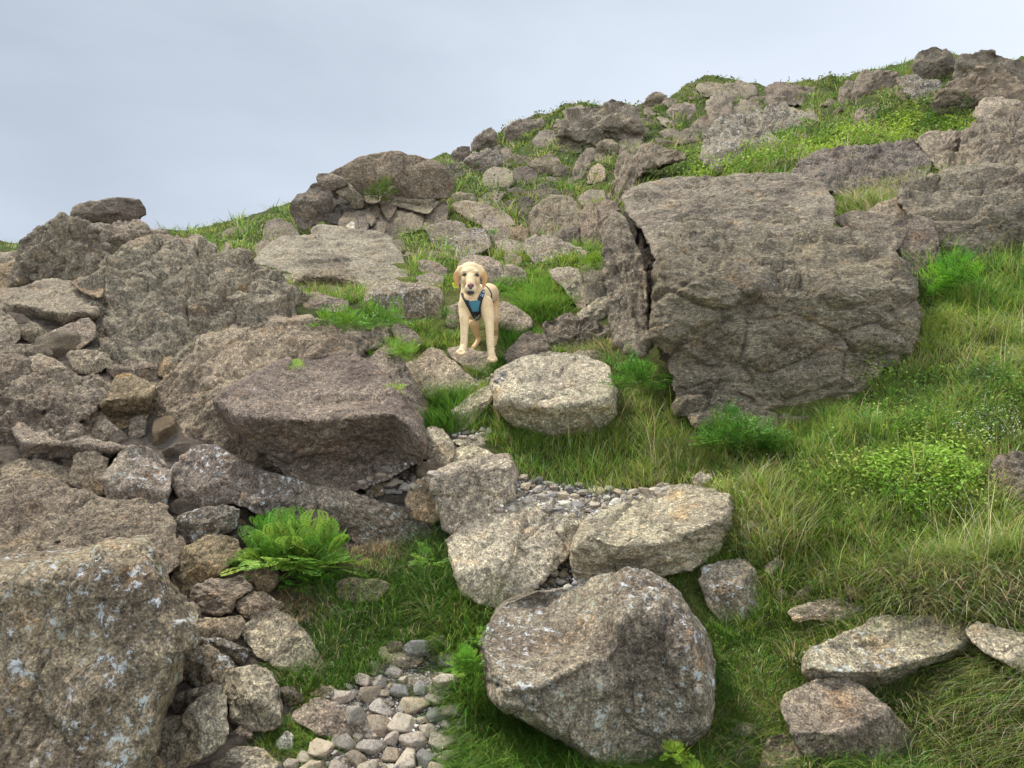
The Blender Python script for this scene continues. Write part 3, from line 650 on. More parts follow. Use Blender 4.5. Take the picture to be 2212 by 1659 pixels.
R('rock','J','1155,1270 1220,1230 1270,1260 1295,1320 1200,1330','small dark rock at the top right of the broad smooth boulder',tint='d')
R('rock','J','1450,1140 1550,1110 1680,1080 1780,1100 1830,1150 1760,1210 1700,1260 1600,1290 1520,1240','lumpy grey rock ringed with bright turf above the dog',tint='g',crag=.6)
R('rock','J','1570,1300 1700,1240 1760,1180 1850,1150 1960,1150 2010,1210 2030,1290 1880,1340 1780,1370 1680,1350','dark rounded rock below the lumpy grey rock above the dog',tint='d',mul=1.3,crag=.5,mat=ROCK_W)
R('flat_rock','J','1690,940 1790,910 1950,930 2100,990 2212,1050 2260,1115 2150,1140 2000,1090 1850,1060 1750,1010','long pink slanting slab in the middle of the slope',tint='k',mul=1.15,lf=.8,th=.3,strata=.5,cat='flat rock')
R('rock','J','1930,1070 2050,1050 2150,1120 2240,1200 2210,1260 2080,1240 1970,1150','grey rock under the lower end of the long pink slab',tint='m')
R('flat_rock','J','2060,1260 2200,1240 2350,1290 2380,1350 2212,1350 2090,1310','flat grey slab right of the dark rounded rock above the dog',tint='m',lf=.8,cat='flat rock')
R('rock','J','2140,1380 2212,1360 2300,1400 2280,1450 2160,1440','small light rock above and right of the dog',tint='m')
# --- the dome outcrop
R('flat_rock','J','1160,900 1280,790 1400,760 1560,740 1600,800 1590,880 1490,950 1400,940 1270,915','overhanging slab at the lower right of the dome outcrop',tint='b',ridge='1160,880 1270,895 1470,920 1600,850',under=1.0,cat='flat rock',d=10.6)
R('rock','J','1420,1060 1520,950 1640,900 1660,980 1650,1060 1560,1090 1430,1095','smooth brown rock below the overhanging slab of the dome outcrop',tint='b',d=10.3)
R('rock','J','1110,1160 1150,1040 1200,980 1280,925 1350,950 1430,1000 1450,1060 1420,1110 1300,1130 1180,1170','flat-faced brown rock leaning among the blocks below the dome outcrop',tint='b',d=10.0)
R('rock','J','960,1140 1010,1050 1060,970 1100,980 1170,1030 1140,1100 1080,1185 1030,1190','split angular block below the dome outcrop',tint='g',d=9.9)
R('rock','J','830,980 850,920 900,910 950,960 985,1060 950,1120 880,1120 840,1040','purple upright block right of the dark cave opening',tint='v',mul=1.2,d=10.0)
R('rock','J','710,1090 770,1010 830,1010 870,1060 890,1120 800,1150 750,1150','small brown block beneath the purple upright block',tint='b',d=9.8)
R('stone','J','780,1120 820,1080 850,1095 858,1140 800,1150','small white stone below the purple upright block',tint='w',d=9.6,cat='stone')
R('rock','J','900,910 1000,870 1090,920 1070,990 1000,1070 960,1040 930,960','mossy rock above the split angular block',tint='g',d=10.2)
R('rock','J','1060,930 1160,910 1260,920 1200,990 1150,1040 1080,980','narrow brown rock between two leaning blocks below the dome',tint='b',d=10.3)
R('rock_outcrop','J','650,668 780,600 880,545 980,510 1080,495 1200,490 1320,510 1500,550 1600,600 1650,640 1695,730 1640,800 1500,800 1400,800 1280,810 1200,850 1100,830 1000,800 900,800 800,770 700,730','large smooth dome outcrop on the skyline above and left of the dog',tint='b',mul=.95,lf=.35,th=.3,d=10.8,cat='outcrop',cen='1180,660',rough=.8)
R('rock','J','525,700 545,670 650,672 730,700 800,750 720,770 610,790 545,745','beak-shaped rock jutting left from the dome outcrop',tint='d',mul=1.2,d=10.5)
R('rock','J','290,950 360,850 430,840 480,770 560,750 620,800 660,850 650,940 610,1010 560,1010 420,1060 370,1040','dark block on the skyline left of the cave opening',tint='d',mul=1.25,d=10.4)
R('rock','J','635,790 680,740 720,750 740,800 700,850 640,830','small block under the beak-shaped rock',tint='g',d=10.6)
R('rock','J','690,835 750,750 800,750 860,820 940,870 920,915 850,920 780,870','tilted block forming the roof of the dark cave',tint='b',d=10.5)
R('rock','J','900,800 960,770 1030,780 1110,830 1060,890 960,890','brown block right of the cave roof',tint='b',d=10.5)
R('rock','J','600,850 700,820 860,870 870,1000 720,1040 600,1030','added rock with shade painted in, deep inside the cave under the dome outcrop',tint='d',mul=.35,d=11.3,lf=.2,deep=True)  # added rock; its darkened tint stands in for the shade of the cave
R('rock','J','60,1150 110,1080 200,1060 310,1110 375,1190 340,1250 180,1270 90,1260','rounded dark rock in turf left of the broad smooth boulder',tint='d',mul=1.25)
R('rock','J','-10,1300 60,1240 130,1260 170,1290 160,1350 60,1360 0,1380','small rock near the left end of the broad smooth boulder',tint='b')
# --- middle slope and skyline
R('rock_outcrop','J','1740,620 1760,560 1800,560 1900,490 2000,460 2100,430 2130,540 2070,610 1900,620 1820,640','ragged outcrop on the hillside right of the dome outcrop',tint='d',mul=1.35,crag=1,cat='outcrop',mat=ROCK_W)
R('rock','J','1945,750 1980,650 2050,620 2150,620 2220,660 2220,740 2100,775 1990,785','flat-faced block in turf below the ragged outcrop',tint='g')
R('rock','J','1690,855 1750,830 1880,850 1915,905 1800,915 1710,890','low pale rock right of the overhanging slab of the dome',tint='m')
R('flat_rock','J','1910,880 2000,830 2170,830 2100,910 1960,945','flat grey slab above the long pink slab',tint='m',lf=.8,cat='flat rock')
R('rock_outcrop','J','1680,560 1700,480 1780,430 1840,440 1850,500 1800,580','thin ragged outcrop low on the skyline above the dome outcrop',tint='d',mul=1.3,crag=1,cat='outcrop',d=19)
R('rock_outcrop','J','1850,450 1890,360 1960,310 2030,272 2080,320 2060,400 1960,470','upper ragged outcrop stepping up the skyline above the dome outcrop',tint='d',mul=1.3,crag=1,cat='outcrop',d=21)
R('rock_outcrop','K','-60,560 30,500 130,482 260,487 290,520 230,570 100,630 -40,640','low grey outcrop on the skyline left of the tall ridged crag',tint='d',mul=1.4,crag=.8,cat='outcrop')
R('rock_crag','K','425,500 510,430 620,390 780,380 820,340 870,310 900,320 1010,340 1060,400 1100,500 1170,600 1080,650 900,660 740,665 620,710 440,710 420,600','tall ridged grey crag on the middle of the skyline',tint='g',crag=1.6,strata=0,cat='crag',rough=1.0,lf=.5)
R('rock','K','180,660 240,590 300,570 400,590 430,650 340,700 210,695','rounded rough rock in turf left of the tall ridged crag',tint='d',mul=1.4,crag=.5)
R('rock','K','715,780 740,680 800,650 870,660 912,700 910,750 860,790 800,840 720,820','hollowed rock with a dark arched recess below the tall crag',tint='b',ridge='715,700 800,672 912,700',under=1.5,th=.6,crag=.8)
R('rock','K','910,750 930,660 1100,650 1150,690 1070,750 960,760','flat rock right of the hollowed rock',tint='m',crag=.8)
R('rock','K','875,940 920,800 970,750 1035,780 1020,860 950,940','narrow upright rock left of the long brown ramp of rock',tint='b',crag=.8)
R('rock_outcrop','K','940,960 1000,830 1080,730 1170,690 1320,740 1510,780 1490,830 1350,855 1180,900 1100,950 1050,1040 960,1100 880,1130 815,1205 795,1120 880,1010','long brown ramp of rock running down the middle slope',tint='b',mul=1.1,cat='outcrop',cen='1060,900',lf=.6,th=.25,crag=.8)
R('rock','K','140,870 200,820 290,790 370,790 430,870 370,935 270,925','blocky rock with a dark top cap on the green middle slope',tint='b',crag=.8)
R('rock','K','510,1000 550,860 600,780 640,740 715,740 710,820 630,910 600,1000','sloping grooved rock left of the white-patched rock',tint='g',crag=.8)
R('rock','K','645,995 680,900 740,870 805,900 805,975 730,995','orange rock with a white patch on top in the middle slope',tint='o',mat=ROCK_W,crag=.8)
R('rock','K','-20,970 30,900 120,890 220,930 220,1000 100,1030 0,1025','dark rock in shade at the left of the green middle slope',tint='d',crag=.8)
R('flat_rock','K','570,1150 680,1090 800,1100 810,1210 700,1220 600,1200','pinkish slab below the heathery bank',tint='k',cat='flat rock',lf=.6,crag=.8)
R('boulder','K','175,1290 220,1220 300,1160 400,1135 500,1150 560,1220 595,1320 590,1420 430,1450 280,1520 190,1500 168,1380','rounded brown boulder on the slope above and right of the dog',tint='b',mul=1.05,cat='boulder',crag=.8)
R('rock','K','330,1500 420,1430 600,1410 600,1480 530,1560 430,1560','dark slanted rock at the foot of the rounded brown boulder',tint='d',mul=1.2,crag=.8)
R('rock','K','595,1290 640,1230 750,1205 900,1210 950,1260 850,1310 820,1380 800,1550 720,1580 620,1480 598,1380','squarish brown rock left of the top of the narrow pillar',tint='b',crag=.8)
R('flat_rock','K','90,1530 200,1500 340,1490 420,1520 520,1570 650,1610 600,1680 350,1690 200,1670 110,1610','low wavy grey rock below the rounded brown boulder',tint='m',cat='flat rock',crag=.8)
R('rock','K','-20,1430 60,1410 140,1450 120,1530 0,1545','small tan rock left of the rounded brown boulder',tint='o',mul=.9,crag=.8)
R('rock','K','250,1640 330,1610 370,1640 350,1690 260,1690','small pointed rock just under the wavy grey rock',tint='m',crag=.8)
R('rock_outcrop','K','1130,340 1180,270 1250,240 1340,270 1310,330 1200,360','small grey outcrop on the skyline right of the tall ridged crag',tint='g',cat='outcrop',d=26,crag=.8)
R('rock_outcrop','K','1595,210 1620,165 1700,160 1850,180 1960,160 2100,185 2115,250 2000,290 1900,300 1780,270 1650,260','broad grey outcrop along the highest grassy skyline',tint='g',cat='outcrop',crag=.8,d=26.5,lf=.2)
R('rock_outcrop','K','1670,350 1760,260 1830,230 1925,290 1890,340 1900,410 1860,500 1760,530 1700,430','knobbly outcrop below the broad grey skyline outcrop',tint='d',mul=1.45,cat='outcrop',crag=1)
R('rock','K','1330,410 1380,360 1500,340 1590,360 1570,440 1480,460 1360,435','low rough rock on the grassy upper slope left of the knobbly outcrop',tint='g',crag=.8)
R('rock','K','1890,390 1980,320 2060,330 2120,380 2230,420 2230,450 2000,455 1900,470','rough ledge right of the knobbly outcrop',tint='g',crag=.8)
R('boulder','T','1516,318 1530,285 1553,265 1590,252 1640,242 1680,225 1720,240 1748,245 1767,265 1774,288 1750,305 1680,318 1600,326 1550,330','big rounded coarse boulder behind the bright yellow-green bushes',tint='g',mul=.95,crag=1.0,lf=.3,cat='boulder',mat=ROCK_W)
R('rock','K','1270,590 1350,560 1440,580 1460,630 1330,635','small grey rock in the grass below the low rough rock',tint='g',crag=.8)
R('rock','K','1250,460 1330,470 1430,530 1400,555 1300,520','thin slanting rock on the grassy gully',tint='g',crag=.8)
R('rock_outcrop','L','-20,480 100,430 220,455 270,475 440,470 610,505 620,570 450,580 250,580 0,580','long low rocky brow left of the top right crags',tint='d',mul=1.35,cat='outcrop',crag=.8,lf=.2,d=25)
R('rock','L','615,570 615,490 670,460 690,418 733,430 745,480 730,580 660,590','small upright tooth of rock on the right skyline',tint='d',mul=1.4,d=21,crag=.8)
R('rock','L','735,490 780,380 840,335 960,333 1090,343 1140,400 1090,490 950,520 820,560 725,570','square-shouldered rock on the right skyline beside the tooth',tint='g',d=20.5,lf=.2,crag=.8)
R('boulder','L','1255,310 1270,240 1300,190 1380,150 1460,133 1530,150 1590,200 1632,270 1640,350 1560,400 1400,380 1280,360','domed boulder at the top right skyline, the roundest',tint='g',mul=.95,d=21,lf=.2,cat='boulder',crag=.8)
R('boulder','L','1610,370 1640,260 1680,198 1760,203 1850,168 1920,168 2000,210 2100,255 2205,250 2220,320 2330,400 2200,460 1900,460 1700,420','long humped boulder on the skyline at the top right corner',tint='g',mul=.9,d=20.5,lf=.2,cat='boulder',crag=.5)
R('boulder','L','1410,560 1560,450 1750,340 1870,290 1950,278 2060,340 2180,460 2215,530 2120,610 1900,620 1750,650 1600,620 1430,600','large tilted brown boulder under the top right skyline humps',tint='b',mul=1.05,strata=.7,cat='boulder',d=16.5,lf=.3,crag=.8)
R('rock','L','1110,410 1200,370 1330,405 1480,435 1520,480 1450,550 1300,560 1180,500','grey rock below the turf on the top right crags',tint='g',d=19,mat=ROCK_W,crag=.8)
R('rock','L','1100,525 1160,460 1220,468 1285,550 1180,565','small pale triangular rock on the upper right grass',tint='m',d=17.5,crag=.8)
R('rock','L','720,810 760,700 800,660 900,652 970,680 880,740 810,800','square grey rock half sunk in the upper right grass',tint='g',crag=.8)
R('rock','L','1780,690 1880,568 2000,568 2120,595 2280,620 2280,720 1980,760 1850,730','pink-grey rock between the tilted brown boulder and the right edge',tint='k',mul=1.05,d=12.5,crag=.8)
R('rock','L','2120,560 2200,520 2300,530 2300,620 2180,620','dark small rock at the right edge above the pink-grey rock',tint='d',d=13.5,crag=.8)
R('boulder','L','1740,850 1850,770 2000,700 2100,650 2212,625 2420,640 2440,1200 2212,1225 2000,1215 1850,1205 1700,1195 1665,1060 1690,930','rough dark boulder at the right edge below the bright grass',tint='g',mul=.85,crag=.8,cat='boulder',d=8.6,lf=.3)
R('rock','L','1280,955 1330,900 1400,870 1540,860 1730,865 1720,940 1690,1060 1700,1190 1560,1230 1480,1140 1350,1010','smooth tan wedge-shaped rock left of the rough dark boulder',tint='k',mul=1.05,d=8.9,strata=.6,crag=.8)
R('boulder','L','215,1200 270,1130 420,1070 600,1020 800,980 980,995 1100,958 1260,965 1370,1060 1410,1140 1310,1260 1050,1320 900,1330 600,1290 370,1265','long lumpy boulder under the bright yellow-green bushes',tint='v',mul=1.0,crag=.8,cat='boulder',d=8.3,lf=.4)
R('rock_crag','T','1950,440 1955,405 1990,385 2040,375 2110,366 2212,368 2280,375 2300,640 2212,665 2160,655 2130,625 2110,600 2060,550 2020,510 1975,465','broad layered crag at the right edge beside the great square boulder',tint='m',mul=.85,strata=1,cat='crag',d=6.0,lf=.35,th=.4,crag=.6)
R('rock','T','1915,500 1960,465 2010,478 2028,520 2033,600 2022,655 1995,700 1975,700 1965,580','narrow dark rock in the cleft right of the great square boulder',tint='d',d=5.7,mul=1.1)
R('rock','T','1800,470 1850,455 1930,470 1960,500 1930,540 1850,520','low rock tucked behind the top right of the great square boulder',tint='d',d=5.9)
R('rock','T','1345,455 1380,470 1420,540 1440,620 1440,720 1400,720 1380,620 1350,530','added rock coloured as shade in the cleft between the pillar and the great square boulder',tint='d',mul=.45,d=5.2,lf=.2,deep=True,grow=1,sink=0)  # filler rock added behind the gap, tint darkened to paint the cleft's shade
R('boulder','T','1418,590 1422,545 1444,505 1500,470 1560,476 1650,466 1800,492 1880,520 1962,570 1976,620 1982,700 1965,745 1900,790 1870,850 1810,895 1740,915 1650,905 1560,885 1505,895 1470,860 1436,775 1416,680','great square boulder, the biggest, standing on the right',tint='g',mul=.88,th=.42,lf=.38,ridge='1410,575 1500,600 1620,628 1750,640 1860,628 1982,605',under=.75,strata=.6,cat='boulder',d=4.33,rough=.9,crag=.55,mat=ROCK_LW,grow=1.0)
R('flat_rock','T','1343,425 1380,400 1450,385 1560,383 1640,376 1700,373 1785,398 1805,440 1800,505 1720,512 1640,512 1560,520 1500,535 1455,565 1432,590 1412,545 1392,500 1352,462','cracked top slab lying across the great square boulder',tint='m',mul=.93,cat='flat rock',cen='1545,450',d=4.9,grow=1.0,sink=0,strata=.6,lf=.75,th=.4)
R('rock','T','1300,485 1330,460 1348,470 1362,505 1384,545 1397,605 1398,680 1412,745 1390,775 1345,760 1318,730 1312,640 1303,560','narrow upright pillar left of the great square boulder',tint='g',mul=.95,d=4.75,lf=.15,th=.4,crag=.5,grow=.98,sink=0)
# --- path centre and right foreground
R('flat_rock','T','965,1165 1000,1140 1050,1110 1110,1085 1180,1070 1240,1075 1265,1120 1240,1165 1225,1200 1190,1225 1150,1265 1100,1310 1050,1295 1000,1270 982,1220','pale rough slab, the left of the two in the middle of the path',tint='p',mul=.98,lf=.62,th=.35,cat='flat rock')
R('flat_rock','T','1238,1180 1260,1130 1290,1110 1350,1080 1400,1060 1430,1048 1500,1053 1570,1073 1578,1100 1555,1185 1500,1220 1420,1232 1330,1248 1260,1270 1243,1220','pale flat-topped slab jutting right with a rough brown edge',tint='p',mul=1.08,lf=.6,th=.42,ridge='1240,1150 1262,1152 1330,1180 1440,1172 1500,1145 1578,1120',under=.6,strata=.4,cat='flat rock')
R('boulder','T','1050,1390 1065,1345 1100,1310 1150,1287 1200,1280 1260,1265 1330,1245 1350,1230 1380,1240 1430,1262 1470,1300 1510,1360 1530,1440 1537,1520 1515,1575 1480,1605 1420,1628 1350,1650 1290,1650 1230,1600 1160,1565 1110,1548 1070,1505 1055,1440','large round foreground boulder spotted with white lichen',tint='m',mul=1.0,th=.42,lf=.42,ridge='1050,1480 1160,1478 1230,1445 1310,1415 1345,1330 1420,1320 1537,1420',under=.25,mat=ROCK_W,cat='boulder',rough=.9,d=2.72)
R('rock','C','1220,450 1250,360 1350,330 1450,310 1520,320 1580,400 1640,520 1650,590 1520,640 1470,700 1400,700 1340,630 1270,570','sunken grey rock with pale lichen right of the large round foreground boulder',tint='m',mul=.9,mat=ROCK_W,lf=.75,th=.3,sink=.2)
R('stone','T','1596,1148 1620,1127 1680,1121 1732,1135 1712,1152 1650,1164 1610,1162','flat pale stone in grass right of the flat-topped slab',tint='p',cat='stone',lf=.7,mul=.85)
R('flat_rock','D','130,650 200,610 330,580 500,548 560,580 700,590 825,675 700,700 550,690 400,690 300,680 180,695','flat tan slab flush with the grass, uppermost of the right-hand steps',tint='p',mul=.85,lf=.8,dd=-.02,th=.25,strata=.6,cat='flat rock')
R('flat_rock','D','245,930 300,880 420,840 560,770 700,700 850,680 950,680 1100,680 1230,700 1290,760 1320,820 1290,900 1180,940 1000,980 880,1050 720,1090 550,1110 400,1100 300,1060 245,1000','large pale slab spotted with cream lichen on the right',tint='p',mul=.95,lf=.62,dd=0,sink=.12,th=.35,ridge='245,1000 450,1040 700,1040 900,980 1320,880',under=.7,mat=ROCK_W,cat='flat rock',rough=.8)
R('rock','D','1290,770 1350,720 1450,730 1550,770 1659,800 1850,850 1850,1030 1659,1000 1550,950 1400,900 1330,830','white-grey rock at the right edge beside the large pale slab',tint='p',mul=1.0,lf=.6,dd=-.04,th=.5,sink=.15)
R('boulder','D','105,1260 140,1190 250,1130 400,1092 520,1083 620,1150 720,1240 830,1350 920,1430 1050,1550 1170,1660 1180,1780 350,1780 250,1580 150,1420','large tapering grey-brown boulder at the bottom right',tint='m',mul=.95,lf=.5,th=.4,cat='boulder',d=2.5,rough=.8,cen='500,1420')
R('rock','D','-60,1700 -20,1520 20,1470 60,1450 130,1460 240,1560 340,1740 -60,1780','pinkish rock on the bottom edge left of the tapering boulder',tint='k',d=2.5,mul=1.1)
R('rock','C','1300,1650 1350,1560 1450,1530 1540,1580 1570,1660 1400,1700','half-buried brown rock below the right side of the round foreground boulder',tint='b')
R('rock','C','1420,1410 1480,1360 1560,1370 1620,1440 1560,1470 1460,1450','smooth tan rock in shade right of the round foreground boulder',tint='k',mul=1.1)
R('stone','D','-20,350 60,305 110,325 125,370 60,395 -20,395','small pale stone in the turf above the right-hand steps',tint='p',cat='stone',mul=.85)
R('stone','D','140,590 200,510 290,468 290,520 230,580','narrow grey stone behind the uppermost right-hand step',tint='m',cat='stone')
R('stone','D','485,505 540,478 630,530 610,570 520,545','rusty tan stone above the uppermost right-hand step',tint='o',cat='stone')
R('stone','D','40,540 90,505 130,515 120,550 60,570','small blue-grey stone in the turf right of the sunken rock',tint='m',cat='stone')
R('rock','H','1430,1420 1490,1310 1600,1270 1750,1290 1750,1580 1560,1560 1440,1490','dark rock poking out of the grass bank at the right edge',tint='d')
R('rock','G','1170,1440 1220,1400 1290,1410 1290,1490 1230,1520 1180,1500','small grey rock hidden in grass above the flat-topped slab',tint='m')
R('rock','T','925,1030 990,1000 1060,985 1098,985 1115,1030 1108,1078 1060,1105 1010,1135 985,1145 958,1135 945,1085','squared grey block left of the path beneath the stepping stones',tint='m',mul=1.1,lf=.35,ridge='925,1040 1000,1015 1115,1010',under=.25,th=.5,boxy=5)
R('rock','F','970,1570 1030,1470 1110,1430 1175,1480 1195,1600 1205,1690 1150,1720 1060,1700 980,1650','upright tan rock at the right end of the long slanting slab',tint='o',mul=1.15,dd=-.05)
R('rock','F','1060,1280 1090,1150 1130,1100 1210,1120 1270,1200 1295,1280 1240,1345 1150,1325','pale rock at the right corner of the purple-fronted boulder',tint='m',mul=1.1)
R('flat_rock','F','1265,1260 1400,1230 1550,1285 1470,1330 1300,1350 1260,1320','flat stepping slab behind the squared grey block',tint='p',lf=.75,th=.3,cat='flat rock',mul=.95)
R('flat_rock','F','1265,1195 1400,1160 1510,1180 1490,1240 1330,1235','upper flat stepping slab with pebbles below the grass tuft',tint='p',lf=.75,th=.3,cat='flat rock',mul=.95)
R('stone','F','700,1515 740,1460 800,1460 838,1500 820,1545 740,1555','rounded tan stone under the tip of the purple-fronted boulder',tint='o',cat='stone')
R('stone','F','765,1450 820,1380 858,1420 845,1470','dark pointed stone under the purple-fronted boulder',tint='d',cat='stone')
R('stone','F','925,1390 960,1350 1000,1370 990,1430 940,1430','small slate-blue stone right of the purple-fronted boulder base',tint='d',cat='stone')
R('rock','E','1020,700 1090,660 1150,655 1185,700 1175,750 1080,800 1020,760','tan rock in front of the foot of the great rugged crag',tint='o',mul=.9)
R('stone','E','945,850 1000,825 1040,835 1010,880 960,880','white quartz stone beside the tan-topped peaked rock',tint='w',cat='stone')
R('rock','T','1850,470 1900,440 1960,420 1960,480 1900,500','weathered ledge under dry grass behind the great square boulder',tint='b',d=6.6)

# ragged rock breaking through the turf of the upper slope
_rg = np.random.default_rng(12)
_placed = [(O_[:, 0].mean(), O_[:, 1].mean(), np.ptp(O_[:, 0]) / 2, np.ptp(O_[:, 1]) / 2) for O_, *_d in OUTL]
_UP = pts('T', '960,360 1250,260 1400,210 1530,185 1700,190 1800,200 1800,225 1700,240 1480,330 1390,370 1330,470 1130,520 980,400')
_k = 0
for _t in range(1400):
    _x = _rg.uniform(950, 1820); _y = _rg.uniform(185, 520)
    if not inpoly(np.array([_x]), np.array([_y]), _UP)[0]: continue
    _a = _rg.uniform(30, 80) * (0.55 + 0.4 * (_y - 185) / 250); _b = _a * _rg.uniform(.35, .65)
    if any(abs(_x - px0) < (_a + pa0) * .50 and abs(_y - py0) < (_b + pb0) * .55 for px0, py0, pa0, pb0 in _placed): continue
    _placed.append((_x, _y, _a, _b))
    _n = 9; _ph = np.sort(_rg.uniform(0, 2 * math.pi, _n)); _rr = _rg.uniform(.62, 1.15, _n)
    _s = ' '.join('%.1f,%.1f' % (_x + _a * r_ * math.cos(p_), _y + _b * r_ * math.sin(p_) * (1 if math.sin(p_) < 0 else .6)) for p_, r_ in zip(_ph, _rr))
    R('rock_outcrop', 'T', _s, 'small ragged grey rock breaking through the turf of the middle upper slope', tint=_rg.choice(list('gbdm')), mul=_rg.uniform(.62, .9), crag=1.0, cat='outcrop', group='ragged rocks in the upper turf', lf=.5)
    _k += 1
    if _k > 26: break
# ------------------------------------------------------------------ what lies loose on the slope
AV = np.concatenate(ALLV); AF = np.concatenate(ALLF)
BR = BVHTree.FromPolygons(AV.tolist(), AF.tolist())
def hit_rock(x, y):
    d = Vector(ray(x, y).tolist()); ln = d.length
    h = BR.ray_cast(Vector(CAM.tolist()), d.normalized())
    return (h[3] / ln, h[0], h[1]) if h[0] is not None else (999, None, None)
def first(x, y):
    """nearest of rock or ground on a sight line: depth, point, on_rock"""
    dr = hit_rock(x, y)[0]; dg = cast([x], [y])[0]
    D = min(dr, dg); return D, at(x, y, D), dr < dg
ALLG = BR
def stone_mesh(name, seed, cuts=11, sub=4, mat=PEB, flat=0.62):
    rg = np.random.default_rng(seed)
    bm = bmesh.new(); bmesh.ops.create_icosphere(bm, subdivisions=sub, radius=1)
    V = np.array([v.co[:] for v in bm.verts]); F = np.array([[v.index for v in f.verts] for f in bm.faces]); bm.free()
    r = np.full(len(V), 1.25); rg.random(3)
    for k in range(cuts):
        n = rg.normal(size=3); n /= np.linalg.norm(n); c = rg.uniform(0.5, 0.88); dn = V @ n
        r = np.minimum(r, np.where(dn > 0.05, c / np.maximum(dn, 0.05), 9))
    r = np.minimum(r, 1.15)
    V2 = V * r[:, None]
    nn = V2 / np.linalg.norm(V2, axis=1)[:, None]
    V2 = V2 + nn * (fbm(V2 * 1.6 + seed, seed, 3) * 0.05 + ridged(V2 * 3.7 + seed, seed, 3) * 0.035 + (ridged(V2 * 9 + seed, seed, 3, .6) * 0.025 if sub > 4 else 0))[:, None]
    V2 *= np.array([1, rg.uniform(0.65, 0.95), flat * rg.uniform(0.8, 1.2)])
    return mesh_np(name, V2, faces3=F, mat=mat, smooth=(sub > 4)), V2, F
STN = [stone_mesh('stone', 100 + i, 11 + i % 8, 4, flat=0.55) for i in range(12)]
RUB = [stone_mesh('rock', 300 + i, 13 + i % 7, 5, ROCK, 0.75) for i in range(12)]
def darts(poly, rmin, rmax, tries, pack=0.8, taken=None, rg=RNG, power=2.0):
    P_ = np.array(poly); x0, y0 = P_.min(0); x1, y1 = P_.max(0)
    got = taken if taken is not None else []
    new = []
    R_ = np.sort(rmin + (rmax - rmin) * rg.random(tries) ** power)[::-1]
    for r in R_:
        x = rg.uniform(x0, x1); y = rg.uniform(y0, y1)
        if not inpoly(np.array([x]), np.array([y]), poly)[0]: continue
        if all((x - a) ** 2 + (y - b) ** 2 * 1.7 > ((r + c) * pack) ** 2 for a, b, c in got):
            got.append((x, y, r)); new.append((x, y, r))
    return new
# rubble filling the gaps of the boulder field
LEFT = pts('T', '-20,560 200,560 330,540 480,560 640,680 780,760 930,900 1000,980 960,1010 930,1150 760,1180 660,1200 560,1300 560,1480 520,1660 330,1660 380,1300 0,1220 -420,1300 -420,600')
ctr = 0
for (x, y, r) in darts(LEFT, 11, 52, 2200, 0.60):
    D, p, on = first(x, y)
    if on or D > 20 or D < 1.5: continue
    me, V2, F = RUB[ctr % 12]; ctr += 1
    s_ = r * D / FT * 1.4
    o = link('rock', me, loc=p - np.array([0, 0, s_ * 0.25])); o.scale = (s_ * random.uniform(.9, 1.2), s_, s_)
    o.rotation_euler = (random.uniform(-.5, .5), random.uniform(-.5, .5), random.uniform(0, 6.28))
    t0 = np.array(TINT[random.choice('gbbdmvo')]) * random.uniform(.75, 1.05); o.color = (*t0.tolist(), 1)
    tag(o, 'small brown rubble rock filling a gap between the boulders on the left', 'rock', 'rubble between the left boulders')
# half-buried stones on the turf slope above
UP = pts('T', '600,480 700,540 980,560 1100,640 1280,640 1290,480 1420,400 1700,330 2000,300 2200,250 2200,200 1900,215 1700,215 1530,200 1250,260 1000,350 780,440')
ctr2 = 0
for (x, y, r) in darts(UP, 3, 10, 120, 1.15, power=2.5):
    D, p, on = first(x, y)
    if on or D > 40: continue
    me, V2, F = RUB[ctr2 % 12]; ctr2 += 1
    s_ = r * D / FT * 1.3
    o = link('rock', me, loc=p - np.array([0, 0, s_ * 0.2])); o.scale = (s_ * random.uniform(1, 1.5), s_, s_)
    o.rotation_euler = (random.uniform(-.5, .5), random.uniform(-.5, .5), random.uniform(0, 6.28))
    t0 = np.array(TINT[random.choice('gbdmkd')]) * random.uniform(.85, 1.1); o.color = (*t0.tolist(), 1)
    tag(o, 'small grey-brown stone half sunk in the turf of the upper slope', 'rock', 'stones sunk in the upper turf')
# loose path stones
PZ = [(pts('T', '815,1430 870,1395 965,1390 990,1500 1020,1560 1030,1700 600,1700 640,1640 740,1600 800,1590 700,1500 790,1470'), 5, 32, 6500, 2.6),
      (pts('T', '1115,1030 1200,1045 1350,1055 1440,1058 1330,1090 1255,1125 1220,1110 1140,1090 1080,1110 1050,1085 1100,1070'), 3.5, 15, 2600, 2.4),
      (pts('T', '850,1000 930,1000 965,1030 900,1060 800,1075 775,1045'), 4, 16, 700, 2.2),
      (pts('T', '1140,1265 1185,1235 1225,1215 1275,1255 1210,1285'), 4, 15, 500, 2.2),
      (pts('T', '975,935 1060,928 1060,945 985,950'), 3.5, 11, 120, 1.5), (pts('T', '1030,815 1095,800 1080,830 1010,840'), 3, 8, 200, 1.8),
      ]
peb = []
for poly, a, b, n_t, pw in PZ: peb += darts(poly, a, b, n_t, 0.74, power=pw)
peb.sort(key=lambda q: -q[2])
SV, SF, SC, so_ = [], [], [], 0
PCOL = [(0.62, 0.57, 0.49), (0.48, 0.46, 0.43), (0.66, 0.56, 0.44), (0.34, 0.34, 0.36), (0.50, 0.45, 0.41), (0.74, 0.67, 0.57), (0.44, 0.38, 0.31)]
PCOL = [tuple(min(.95, a * 1.5) for a in c) for c in PCOL]
PLAB = {0: 'small pale grey stone among the loose stones of the path', 1: 'small grey stone among the loose stones of the path', 2: 'small tan stone among the loose stones of the path', 3: 'small slate-grey stone among the loose stones of the path', 4: 'small pinkish stone among the loose stones of the path', 5: 'small cream stone among the loose stones of the path', 6: 'small brown stone among the loose stones of the path'}
cnt = 0
